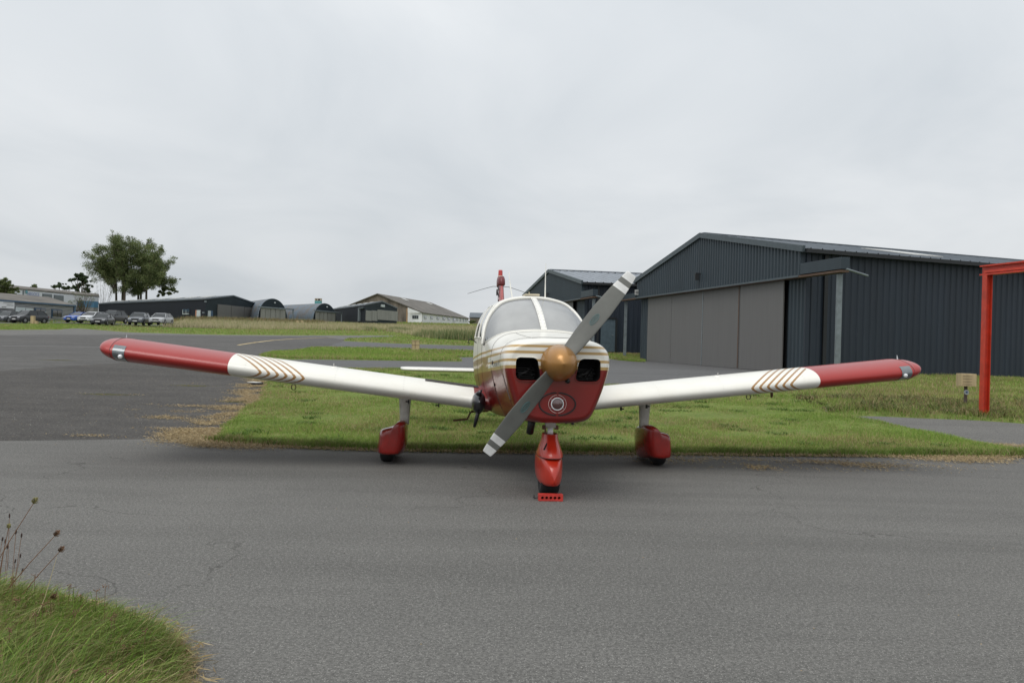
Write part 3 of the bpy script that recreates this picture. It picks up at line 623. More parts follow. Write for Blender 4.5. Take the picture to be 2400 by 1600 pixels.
# spinner
sp = []
for i in range(15):
    t = i/14; sp.append((.153*math.sqrt(max(0, 1-(1-t)**1.75)), -.235+.265*t))
spn = MB().lathe(sp+[(.156, .034), (.156, .05), (.05, .05)], (0, 0, 1.187), 'y', 48).build('spinner', PM['gold'], plane, True); autosmooth(spn, 50)
# propeller
pang = math.atan2(346, 423)-ROLL   # from vertical towards +x
def blade(sgn):
    ax = Vector((math.sin(pang), 0, math.cos(pang)))*sgn; tv = Vector((math.cos(pang), 0, -math.sin(pang)))*sgn; fw_ = Vector((0, -1, 0))
    rows = []; st = []
    rs = list(np.linspace(.09, .80, 22))+[.8001, .858, .8581, .905, .9051, .95, .968, .975]
    for r in rs:
        t = r/.975; ch = np.interp(t, [.09, .2, .35, .6, .8, .93, .99, 1.0], [.150, .158, .168, .168, .143, .112, .095, .08]); pit = math.radians(np.interp(t, [.1, .3, .6, 1], [44, 32, 21, 15])); th = np.interp(t, [.09, .2, .5, 1], [.05, .03, .016, .006])
        cdir = tv*math.cos(pit)+fw_*math.sin(pit); nd = fw_*math.cos(pit)-tv*math.sin(pit); row = []
        for k in range(20):
            a = 2*math.pi*k/20; row.append(Vector((0, -.01, 1.187))+ax*r+cdir*(math.cos(a)*ch/2)+nd*(math.sin(a)*th/2*(1 if math.sin(a) > 0 else .35)))
        rows.append(row)
    o = grid(rows, 'propeller_blade', [PM['prop'], PM['tipw']], plane, True, True)
    bmm = bmesh.new(); bmm.from_mesh(o.data); bmm.faces.new([bmm.verts[i] for i in range(len(bmm.verts)-20, len(bmm.verts))] if bmm.verts.ensure_lookup_table() is None else []); bmm.to_mesh(o.data); bmm.free()
    nr = len(rows)
    for p in o.data.polygons:
        c_ = (p.center-Vector((0, -.01, 1.187))).dot(ax); p.material_index = 1 if (.8 < c_ < .858 or c_ > .905) else 0; p.use_smooth = True
    # decal
    cm = Vector((0, -.01, 1.187))+ax*.47; pit = math.radians(25); cdir = (tv*math.cos(pit)+fw_*math.sin(pit)); nd = fw_*math.cos(pit)-tv*math.sin(pit); dm = MB(); z0 = cm+nd*.0125
    dm.tube([z0+ax*(.056*math.cos(a))+cdir*(.023*math.sin(a)) for a in np.linspace(0, 2*math.pi, 25)], .0013, 4, False)
    for k in range(-4, 5):
        x_ = k*.0105; h_ = .014*math.sqrt(1-(k/5.)**2); dm.tube([z0+ax*x_+cdir*(-h_), z0+ax*(x_+.004)+cdir*(h_*.2), z0+ax*(x_-.002)+cdir*h_], .0012, 4, False)
    dm.build('maker_decal', PM['teal'], o); return o
blade(1); blade(-1)
MB().lathe([(0, -.01), (.07, -.01), (.07, .06), (0, .06)], (0, 0, 1.187), 'y', 24).build('propeller_hub', PM['eng'], plane, True)
# wings
def airfoil(n=22, t=.15, m_=.025, p_=.4):
    xs_ = [.5*(1-math.cos(math.pi*i/n)) for i in range(n+1)]; up, lw = [], []
    for x in xs_:
        yt = 5*t*(.2969*math.sqrt(x)-.126*x-.3516*x*x+.2843*x**3-.1030*x**4); yc = m_/p_**2*(2*p_*x-x*x) if x < p_ else m_/(1-p_)**2*((1-2*p_)+2*p_*x-x*x)
        up.append((x, yc+yt)); lw.append((x, yc-yt))
    return up[::-1]+lw[1:-1]
AF = airfoil()
def wz(ax): return .700+.1145*(ax-.55)
CH = 1.60
def wsec(s_, ax, kc=1.0, ky=0., kz=0., kt=1.0, le=1.755):
    inc = math.radians(2.2); row = []
    for cx, cz in AF:
        y_ = le+ky+cx*CH*kc; z_ = cz*CH*kc*kt; row.append(Vector((s_*ax, y_, wz(ax)+kz+z_-(y_-le-.5)*math.tan(inc))))
    return row
for s_ in (-1, 1):
    cut = .085 if s_ > 0 else 0.
    st = [(.40, 1.05, -.10), (.55, 1.03, -.06), (.70, 1.01, -.02), (.85, 1, 0)]+[(x, 1, 0) for x in np.linspace(1.1, 4.27-cut, 28)]
    wg = grid([wsec(s_, a, k_, y_) for a, k_, y_ in st], 'wing', PM['wing'], plane, True, True); autosmooth(wg, 50)
    tp = [(4.27, 1, 0, 0, 1), (4.276, .997, .002, 0, .985), (4.31, .985, .010, .004, .96), (4.345, .965, .025, .010, .91), (4.375, .935, .05, .018, .84), (4.398, .89, .085, .028, .74), (4.412, .80, .15, .040, .60), (4.418, .62, .30, .052, .42), (4.42, .02, .75, .06, .1)]
    tip = grid([wsec(s_, a-cut, kc, ky, kz, kt) for a, kc, ky, kz, kt in tp], 'wing_tip', PM['red'], plane, True, True); autosmooth(tip, 60)
    MB().tube([p+Vector((0, 0, 0)) for p in wsec(s_, 4.273-cut)], .0028, 5, False).build('tip_seam', PM['seam'], tip)
    # nav light lens wrapped on leading edge
    rows = []
    for a in np.linspace(4.13-cut, 4.245-cut, 6):
        sec = wsec(s_, a, 1.006, -.006, 0, 1.03); k0 = len(AF)//2; rows.append([sec[k] for k in range(len(AF)//2-3, len(AF)//2+6)])
    nl = grid(rows, 'tip_light', M('tip_light_lens', (.16, .18, .19), .2, .3, coat=.6), wg, True)
    MB().lathe([(0, -.02), (.02, -.01), (.022, .02)], (s_*(4.165-cut), 1.748, wz(4.165)-.01), 'y', 12).build('bulb', PM['chrome'], wg)
    # rib rivet lines, fuel cap, fittings
    for a in (1.35, 2.05, 2.95):
        dm = MB(); sec = wsec(s_, a, 1, 0)
        for p in sec[6:22]:
            dm.lathe([(.0035, 0), (.0025, .002), (0, .0025)], p+Vector((0, 0, .0005)), 'z', 5)
        dm.build('rivets', M('rivet_grey', (.35, .34, .31), .5), wg)['kind'] = 'stuff'
    MB().lathe([(0, .02), (.03, .02), (.035, .012), (.045, .0)], (s_*2.1, 2.12, wz(2.1)+.145), 'z', 16).build('fuel_cap', PM['white'], wg, True)
    MB().tube([(s_*2.1, 2.12, wz(2.1)+.16), (s_*2.1, 2.11, wz(2.1)+.195)], .006).build('cap_tab', PM['metal'], wg)
    MB().tube([(s_*4.30, 2.3, wz(4.30)+.11), (s_*4.30, 2.32, wz(4.30)+.19)], [.014, .003]).build('static_wick', PM['metal'], tip)
    for (a, y_, h_) in ((1.30, 2.1, .055), (.98, 1.95, .04), (2.10, 2.9, .07), (2.35, 2.9, .05), (2.70, 3.2, .06)):
        b_ = MB(); zb = min(p.z for p in wsec(s_, a) if abs(p.y-y_) < .09)+.012; b_.box((s_*a, y_, zb-h_/2), (.012, .05, h_)); b_.box((s_*(a+.015), y_, zb-h_*.6), (.035, .012, .014)); b_.build('hinge_bracket' if y_ > 2.5 else 'drain_fitting', PM['black'], wg)
    # tie down ring
    MB().tube([(s_*2.55+.025*math.cos(t_), 2.35, wz(2.55)-.13+.03*math.sin(t_)) for t_ in np.linspace(0, 6.28, 14)], .005, 6, False).build('tie_down_ring', PM['eng'], wg)
    if s_ == 1: MB().prism([(-.012, 0), (.012, 0), (.014, -.10), (.004, -.125)], .05, (2.93, 2.6, wz(2.93)-.07), (1, 0, 0), (0, 0, 1), (0, 1, 0)).build('aileron_balance', PM['brown'], wg)
    # black wing walk (viewer's left wing root)
    if s_ == -1:
        rows = []
        for a in np.linspace(.56, 1.13, 8):
            sec = wsec(s_, a, *( (1.03-(a-.55)*.1, -.06+(a-.55)*.2) if a < .85 else (1, 0))); sec = [p+Vector((0, 0, .004)) for p in sec]; rows.append(sec[1:17])
        grid(rows, 'wing_walk', PM['walk'], wg, True)
    # landing gear
    gx = s_*1.345; wx_ = s_*1.525
    ge = MB(); ztop = wz(1.345)-.05
    ge.tube([(gx, 2.36, ztop), (gx, 2.36, ztop-.05), (gx, 2.37, .50), (gx, 2.38, .42)], [.10, .066, .054, .052], 20); ge.build('gear_leg', PM['whitestrut'], plane, True)
    MB().tube([(gx, 2.40, ztop-.02), (gx, 2.405, .45)], .012).build('brake_line', PM['black'], plane)
    ol = [(-.085, .108), (-.105, .135), (-.108, .19), (-.100, .27), (-.093, .33), (-.07, .372), (-.02, .392), (.035, .405), (.085, .43), (.125, .468), (.165, .478), (.212, .462), (.222, .40), (.218, .30), (.203, .20), (.165, .125), (.11, .10), (0, .095)]
    rows = []; stn = [(-.335, .002), (-.334, .30), (-.330, .52), (-.31, .70), (-.27, .84), (-.21, .93), (-.13, .98), (-.02, 1.0), (.10, 1.0), (.25, .93), (.42, .74), (.58, .46), (.70, .16), (.72, .04)]
    for dy, k_ in stn:
        cx0, cz0 = .03, .25-max(0, dy+.2)*.14; row = []
        for x_, z_ in ol:
            kx = k_ if x_ < .1 or k_ > .9 else k_
            row.append(Vector((s_*(1.525-(cx0+(x_-cx0)*kx)), 2.43+dy, cz0+(z_-.25)*(k_**.30))))
        rows.append(row)
    # smooth outline
    def dens(row):
        n_ = len(row); o_ = []
        for i in range(n_):
            for t in (0, .34, .67): o_.append(Vector(cr1(np.array(row[i-1]), np.array(row[i]), np.array(row[(i+1) % n_]), np.array(row[(i+2) % n_]), t)))
        return o_
    wp_ = grid([dens(r) for r in rows], 'wheel_pant', PM['pant'], plane, True, True)
    mod = wp_.modifiers.new('s', 'SUBSURF'); mod.levels = 1; mod.render_levels = 1
    edge = dens(rows[7]); MB().tube([e_+Vector((0, .02, 0)) for e_ in edge[12:26]], .0018, 5, False).build('edge_glint', M('edge_glint_pale', (.6, .55, .53), .5), wp_)  # pale tube paints the sky's highlight along the fairing's top edge
    ty = MB().lathe([(.09, -.07), (.135, -.078), (.165, -.066), (.178, -.04), (.181, 0), (.178, .04), (.165, .066), (.135, .078), (.09, .07)], (wx_, 2.43, .176), 'x', 36).build('tyre', PM['black'], plane, True)
    MB().lathe([(.0, -.06), (.08, -.06), (.09, -.07)], (wx_, 2.43, .176), 'x', 24).build('rim', PM['metal'], ty, True)
# nose gear
MB().tube([(0, .44, .75), (0, .44, .60)], [.055, .05], 16).build('nose_strut_housing', PM['whitestrut'], plane, True)
MB().tube([(0, .445, .62), (0, .45, .50)], .026, 18).build('oleo_strut', PM['chrome'], plane, True)
MB().box((.055, .45, .60), (.03, .05, .035)).build('steering_stop', PM['brown'], plane)
MB().box((-.055, .45, .60), (.03, .05, .035)).tube([(-.055, .41, .61), (-.05, .38, .56), (-.03, .40, .52)], .008).build('torque_link', PM['brown'], plane)
npr = [(-.362, .002, .175), (-.358, .10, .18), (-.335, .35, .205), (-.26, .66, .23), (-.16, .88, .245), (-.05, 1, .25), (.08, 1, .25), (.22, .92, .25), (.38, .7, .26), (.52, .38, .27), (.60, .06, .28)]
rows = []
for dy, k_, cz0 in npr:
    row = []
    for x_, z_ in [(0, .085), (.05, .088), (.085, .10), (.105, .14), (.113, .22), (.112, .30), (.104, .355)]+[(.09, .38), (.045, .392), (0, .396)]:
        row.append(Vector((x_*k_, .47+dy, cz0+(z_-.25)*(k_**.75)-(.07 if dy < -.3 else 0)*0)))
    full = row+[Vector((-p.x, p.y, p.z)) for p in reversed(row[1:-1])]; rows.append(full)
npn = grid(rows, 'nose_wheel_pant', PM['npant'], plane, True, True); mod = npn.modifiers.new('s', 'SUBSURF'); mod.levels = 1; mod.render_levels = 1
rows = []
for z_, w0, ya_, yb_ in ((.352, .112, .20, .72), (.38, .110, .21, .70), (.43, .095, .27, .66), (.49, .076, .32, .61), (.535, .071, .35, .59), (.545, .066, .355, .585), (.545, .02, .42, .5)):
    rows.append([Vector((w0*math.copysign(abs(math.cos(a))**.75, math.cos(a)), (ya_+yb_)/2+(yb_-ya_)/2*math.sin(a), z_)) for a in np.linspace(0, 2*math.pi, 28, endpoint=False)])
uf = grid(rows, 'strut_fairing', PM['npant'], plane, True, True); autosmooth(uf, 60)
MB().tube([Vector(p)+Vector((p.x*.015, -.003, 0)) for p in rows[0]]+[rows[0][0]], .0025, 5, False).build('fairing_seam', PM['seam'], uf)
MB().prism([(-.018, -.03), (-.002, .005), (.010, .03), (.018, .028), (.012, .002), (-.004, -.034)], .004, (-.070, .243, .455), (1, 0, 0), (0, 0, 1), (0, -1, .0)).build('fairing_slot', PM['dark'], uf)
ty = MB().lathe([(.08, -.068), (.12, -.084), (.15, -.082), (.167, -.066), (.171, -.03), (.171, .03), (.167, .066), (.15, .082), (.12, .084), (.08, .068)], (0, .46, .168), 'x', 40).build('nose_tyre', PM['black'], plane, True)
# exhaust, drains, step, venturi
MB().tube([(-.155, .55, .67), (-.16, .56, .60), (-.165, .60, .535)], [.038, .034, .034], 16).build('exhaust_pipe', PM['eng'], plane, True)
MB().tube([(.20, .8, .63), (.20, .8, .60)], .01).build('breather_pipe', PM['black'], plane)
MB().tube([(.26, .8, .63), (.26, .8, .595)], .013).build('drain_mast', PM['black'], plane)
vb = [(-.62+.0, 1.50, .80), ]
rows = []
for t, rx, rz in ((0, .002, .002), (.04, .035, .05), (.12, .058, .10), (.24, .064, .118), (.4, .052, .09), (.6, .02, .03), (.64, .002, .002)):
    rows.append([Vector((-.575+rx*1.15*math.cos(a), 1.47+t, .715+rz*math.sin(a)+.02*(t < .2))) for a in np.linspace(0, 2*math.pi, 20, endpoint=False)])
vt = grid(rows, 'root_fairing_boot', M('boot_black', (.03, .032, .037), .28, coat=.4), plane, True, True)
MB().tube([(-.585, 1.50, .815), (-.575, 1.48, .845), (-.555, 1.50, .86)], [.035, .02, .006], 10).build('boot_lip', vt.data.materials[0], vt, True)
MB().tube([(-.585, 1.58, .62), (-.60, 1.60, .55), (-.615, 1.62, .475)], [.022, .02, .014], 10).build('drain_blade', PM['black'], plane, True)
MB().lathe([(0, -.02), (.035, -.01), (.045, .03), (.03, .08)], (.56, 1.52, .70), 'y', 16).build('root_fairing_boot', vt.data.materials[0], plane, True)
MB().tube([(-.60, 2.7, .54), (-.64, 2.7, .455), (-.80, 2.7, .435)], .011, 8).tube([(-.40, 2.7, .555), (-.60, 2.7, .54)], .013, 8).build('boarding_step', PM['brown'], plane)
# tail
fin = []
for z_, y0, y1, th in ((1.15, 5.15, 6.75, .10), (1.4, 5.45, 6.80, .095), (1.9, 5.85, 6.86, .082), (2.28, 6.14, 6.90, .072)):
    fin.append([Vector((s2*th/2*wf, y0+(y1-y0)*cx, z_)) for s2, cx, wf in [(1, 0, 0), (1, .03, .5), (1, .1, .85), (1, .3, 1), (1, .6, .75), (1, 1, .05), (-1, .6, .75), (-1, .3, 1), (-1, .1, .85), (-1, .03, .5)]])
fn = grid(fin, 'tail_fin', M('fin_red', (.33, .03, .03), .35, coat=.5), plane, True, True)
cap = [[Vector((s2*th/2*wf, y0+(y1-y0)*cx, z_)) for s2, cx, wf in [(1, 0, 0), (1, .03, .6), (1, .1, .95), (1, .3, 1), (1, .6, .8), (1, 1, .1), (-1, .6, .8), (-1, .3, 1), (-1, .1, .95), (-1, .03, .6)]] for z_, y0, y1, th in ((2.225, 6.09, 6.92, .10), (2.24, 6.08, 6.93, .115), (2.32, 6.12, 6.93, .115), (2.37, 6.18, 6.92, .09), (2.375, 6.4, 6.7, .01))]
grid(cap, 'fin_cap', M('fin_cap_red', (.13, .012, .014), .4), plane, True, True)
bc = MB().lathe([(.036, .016), (.034, .09), (.031, .105), (.0, .108)], (0, 6.45, 2.38), 'z', 20).build('beacon', PM['lens'], plane, True)
MB().lathe([(.03, -.02), (.04, -.01), (.04, .015), (.036, .016)], (0, 6.45, 2.38), 'z', 20).build('beacon_base', M('beacon_cream', (.6, .5, .38), .5), bc, True)
for k_ in range(6):
    zc_ = 2.16-k_*.105; MB().prism([(0, 0), (.16, .06), (.18, .035), (.02, -.025)], .004, (-.043, 6.15-k_*.05, zc_), (0, 1, 0), (0, 0, 1), (-1, 0, 0)).build('fin_stripe', PM['dark'], fn)
MB().prism([(0, .0), (.05, .05), (.10, 0), (.05, -.05)], .02, (-.05, 6.22, 2.12), (0, 1, 0), (0, 0, 1), (-1, 0, 0)).build('fin_light', PM['dark'], fn)
for s_ in (-1, 1):
    MB().tube([(0, 6.35, 2.215), (s_*.12, 6.33, 2.215), (s_*.30, 6.30, 2.16), (s_*.52, 6.28, 2.085)], [.004, .004, .0035, .003], 5).build('nav_antenna', PM['eng'], plane)
    rows = []
    for a, k_, y_ in ((.0, 1, 0), (1.25, 1, 0), (1.40, .97, .02), (1.48, .88, .08), (1.525, .6, .25), (1.53, .1, .4)):
        rows.append([Vector((s_*a, 5.92+y_+cx*.76*k_, .905+(cz-.02)*.76*k_*.8)) for cx, cz in airfoil(14, .12, .0001)])
    grid(rows, 'stabilator', PM['white'], plane, True, True)
def on_roof(x, y):
    best = None
    for v in np.linspace(9, 12, 61):
        for u in np.linspace(7, 9, 21):
            p = surf(v, u); d = abs(abs(p[0])-abs(x))+abs(p[1]-y)
            if best is None or d < best[0]: best = (d, p[2])
    return best[1]
MB().tube([(-.15, 2.75, on_roof(.15, 2.75)-.01), (-.175, 2.83, 2.02), (-.19, 2.88, 2.17)], [.010, .007, .004], 6).build('whip_antenna', PM['white'], plane)
MB().tube([(.17, 2.3, on_roof(.17, 2.3)-.01), (.17, 2.32, 2.05), (.175, 2.35, 2.24)], [.009, .006, .003], 6).build('whip_antenna', PM['white'], plane)
MB().box((.0, 2.2, 1.868), (.16, .28, .022)).tube([(-.03, 2.1, 1.87), (-.035, 2.1, 1.905)], .005).build('roof_vent', M('vent_cream', (.62, .56, .42), .5), plane, bevel=.006)
mr = MB().tube([(-.565, 2.55, 1.33), (-.60, 2.55, 1.36), (-.63, 2.55, 1.375), (-.655, 2.55, 1.36), (-.66, 2.55, 1.335), (-.64, 2.55, 1.32)], .006, 6).build('door_grip', PM['black'], plane)
# cowl details laid on the surface
def drape(pts, name, mat, r=.0016, down=True):
    q = []
    for a, b in zip(pts[:-1], pts[1:]):
        for t in np.linspace(0, 1, 14):
            p = Vector(a)*(1-t)+Vector(b)*t; h_ = bvh_c.ray_cast(p+Vector((0, 0, 1)), Vector((0, 0, -1))) if down else bvh_c.ray_cast(p+Vector((-1, 0, 0)), Vector((1, 0, 0)))
            if h_[0]: q.append(h_[0])
    MB().tube(q, r, 5, False).build(name, mat, plane)
drape([(-.28, .93, 1.3), (-.19, .25, 1.3), (.19, .25, 1.3), (.28, .93, 1.3)], 'hatch_seam', PM['seam'], .0022)
drape([(-.5, .30, 1.06), (-.5, .34, .85)], 'cowl_hinge', PM['metal'], .004, False)
drape([(-.5, .95, 1.08), (-.5, .95, .72)], 'panel_seam', PM['seam'], .002, False)
for y_, z_ in ((.86, 1.155), (1.0, .95)): 
    h_ = bvh_c.ray_cast(Vector((-1, min(y_, .95), z_)), Vector((1, 0, 0)))
    if h_[0]: MB().box(h_[0], (.012, .012, .04)).box(h_[0], (.012, .045, .010)).build('cowl_latch', PM['black'], plane)
def text_mesh(txt, size, name, mat, parent, fn, ext=.0):
    cu = bpy.data.curves.new('t', 'FONT'); cu.body = txt; cu.size = size; cu.extrude = ext; cu.align_x = 'CENTER'; cu.align_y = 'CENTER'
    to = bpy.data.objects.new('t', cu); C.objects.link(to); dg = bpy.context.evaluated_depsgraph_get(); me_ = bpy.data.meshes.new_from_object(to.evaluated_get(dg)); bpy.data.objects.remove(to)
    for v in me_.vertices: v.co = fn(v.co)
    me_.materials.clear(); o = link(name, me_, mat, parent); return o
def side(c):
    y_ = .62-c.x*-1.0 if False else .60-c.x; z_ = 1.165+c.y-.062*(y_-.3)+.005
    # seen from viewer's left: text reads from aft (left in picture) to nose (right)
    y_ = .62-c.x; h_ = bvh_c.ray_cast(Vector((-1, y_, z_)), Vector((1, 0, 0))); p = h_[0] if h_[0] else Vector((-.48, y_, z_)); return p+Vector((-.003, 0, 0))
text_mesh('Cherokee 140', .074, 'cowl_lettering', PM['ink'], plane, side)['kind'] = 'stuff'

# wheel chock
ch = empty('wheel_chock', tuple(plane.matrix_basis @ Vector((-.026, .12, 0))), TH-.02); tag(ch, 'red slotted wheel chock in front of the nose wheel', 'chock')
cb_ = bmesh.new(); ol = [(-.105, .002), (.105, .002), (.105, .056), (-.105, .056)]
def lp(pts, y_):
    vs_ = [cb_.verts.new((a, y_, b)) for a, b in pts]; return vs_, [cb_.edges.new((vs_[i], vs_[(i+1) % len(vs_)])) for i in range(len(vs_))]
ff = []; vo, E1 = lp(ol, 0); vb_, E2 = lp(ol, .075)
for i in range(4): cb_.faces.new((vo[i], vo[(i+1) % 4], vb_[(i+1) % 4], vb_[i]))
holes = []
for k_ in range(5):
    cx = (k_-2)*.036; pts = [(cx+.0125*math.cos(a), .029+.0125*math.sin(a)) for a in np.linspace(0, 2*math.pi, 12, endpoint=False)]
    v1, e1 = lp(pts, 0); v2, e2 = lp(pts, .075); E1 += e1; E2 += e2
    for i in range(12): cb_.faces.new((v1[i], v2[i], v2[(i+1) % 12], v1[(i+1) % 12]))
bmesh.ops.triangle_fill(cb_, use_beauty=True, edges=E1); bmesh.ops.triangle_fill(cb_, use_beauty=True, edges=E2)
def hole(c): return any(math.hypot(c.x-(k-2)*.036, c.z-.029) < .010 for k in range(5)) and (abs(c.y) < 1e-4 or abs(c.y-.075) < 1e-4)
bmesh.ops.delete(cb_, geom=[f_ for f_ in cb_.faces if hole(f_.calc_center_median())], context='FACES_ONLY')
bmesh.ops.recalc_face_normals(cb_, faces=cb_.faces)
me = bpy.data.meshes.new('block'); cb_.to_mesh(me); cb_.free(); bl = link('block', me, M('chock_red', (.50, .035, .025), .5, var=.15, vs=20), ch)
MB().box((0, .038, .029), (.196, .005, .004)).build('slot', PM['dark'], bl)
MB().box((0, .074, .029), (.2, .004, .05)).build('back_plate', PM['dark'], ch)
MB().tube([(-.10, .06, .02), (-.13, .08, .012), (-.135, .14, .01), (-.12, .22, .01)], .005, 6).build('rope', PM['black'], ch)

# ------------------------------------------------------------------ buildings
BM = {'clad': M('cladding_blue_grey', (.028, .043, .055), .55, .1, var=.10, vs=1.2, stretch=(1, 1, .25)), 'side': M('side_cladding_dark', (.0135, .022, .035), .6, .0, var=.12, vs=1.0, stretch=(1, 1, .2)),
      'door': M('door_grey', (.132, .129, .125), .65, var=.04, vs=1.5, stretch=(6, 6, .3)), 'roof': M('roof_sheet', (.11, .13, .15), .45, .4, var=.12, vs=1.5), 'roofl': M('roof_sheet_pale', (.22, .245, .275), .45, .3, var=.12, vs=1.5),
      'trim': M('trim_slate', (.06, .08, .092), .5), 'black': M('gutter_black', (.012, .014, .016), .6), 'rust': M('rusty_edge', (.10, .06, .04), .8), 'post': M('galvanised_post', (.20, .23, .245), .5, .4), 'skyl': M('rooflight_pale', (.55, .55, .52), .4),
      'white': M('white_render', (.72, .73, .73), .8, var=.06, vs=.5, detail=6), 'brown': M('weathered_gable', (.16, .135, .11), .9, var=.3, vs=.6, stretch=(1, 1, .3)), 'fibre': M('fibre_cement_roof', (.13, .12, .105), .9, var=.25, vs=.3, detail=6),
      'navy': M('navy_sheet', (.0085, .0115, .019), .7, var=.1, vs=.5, spec=.25), 'dgreen': M('slate_green_sheet', (.016, .026, .033), .7, var=.1, vs=.5, spec=.3), 'quon': M('quonset_blue', (.085, .125, .165), .55, .1, var=.2, vs=.7, detail=6, col2=(.13, .11, .09)), 'glass': M('window_dark', (.03, .035, .04), .1, coat=1), 'blue': M('trim_blue', (.05, .10, .17), .5),
      'pale': M('pale_door', (.50, .55, .56), .5), 'wred': M('door_edge', (.45, .2, .12), .6), 'wood': M('cream_board', (.45, .35, .20), .7, var=.15, vs=6, stretch=(1, 1, .2)), 'siding': M('grey_siding', (.44, .45, .47), .6, var=.06), 'groove': M('siding_groove', (.07, .07, .075), .8), 'doorq': M('quonset_door', (.25, .25, .23), .7, var=.1, vs=.8, stretch=(3, 3, .3)), 'steel': M('steel_red', (.52, .036, .012), .48, var=.14, vs=5, coat=.1, bump=.1, bs=12)}
def corr(name, A, B, zb, zt, mat, parent, per=.25, dep=.035, n=None, thick=0):
    """vertical corrugated sheet from A to B (x,y); zb, zt functions of 0..1"""
    A, B = Vector((A[0], A[1])), Vector((B[0], B[1])); d = B-A; ln = d.length; d = d.normalized(); nrm = Vector((d.y, -d.x)); k = int(ln/per); per = ln/k; pts = []
    for i in range(k):
        for f_, o_ in ((0, 0), (.42, 0), (.52, 1), (.9, 1)): pts.append(((i+f_)*per, o_*dep))
    pts.append((ln, 0)); v, f = [], []
    apex = .5*ln
    for s_, o_ in pts:
        p = A+d*s_+nrm*o_; t = s_/ln; v += [(p.x, p.y, zb(t)), (p.x, p.y, zt(t))]
    f = [(2*i, 2*i+2, 2*i+3, 2*i+1) for i in range(len(pts)-1)]
    return pyd(name, v, f, mat, parent)
def v3(p, z): return Vector((p[0], p[1], z))
def beam(name, a, b, w_, h_, mat, parent): return MB().bar(a, b, w_, h_).build(name, mat, parent)
def plate(name, A, B, t0, t1, z0, z1, off, th, mat, parent):
    """slab on the wall line A->B, fractions t0..t1, outward offset"""
    A, B = Vector(A[:2]), Vector(B[:2]); d = B-A; u = d.normalized(); n_ = Vector((u.y, -u.x)); a = A+d*t0; b = A+d*t1; m_ = MB()
    q = [a+n_*off, b+n_*off, b+n_*(off+th), a+n_*(off+th)]
    m_.add([(p.x, p.y, z) for z in (z0, z1) for p in q], [(0, 1, 2, 3), (4, 5, 6, 7), (0, 1, 5, 4), (1, 2, 6, 5), (2, 3, 7, 6), (3, 0, 4, 7)])
    return m_.build(name, mat, parent)
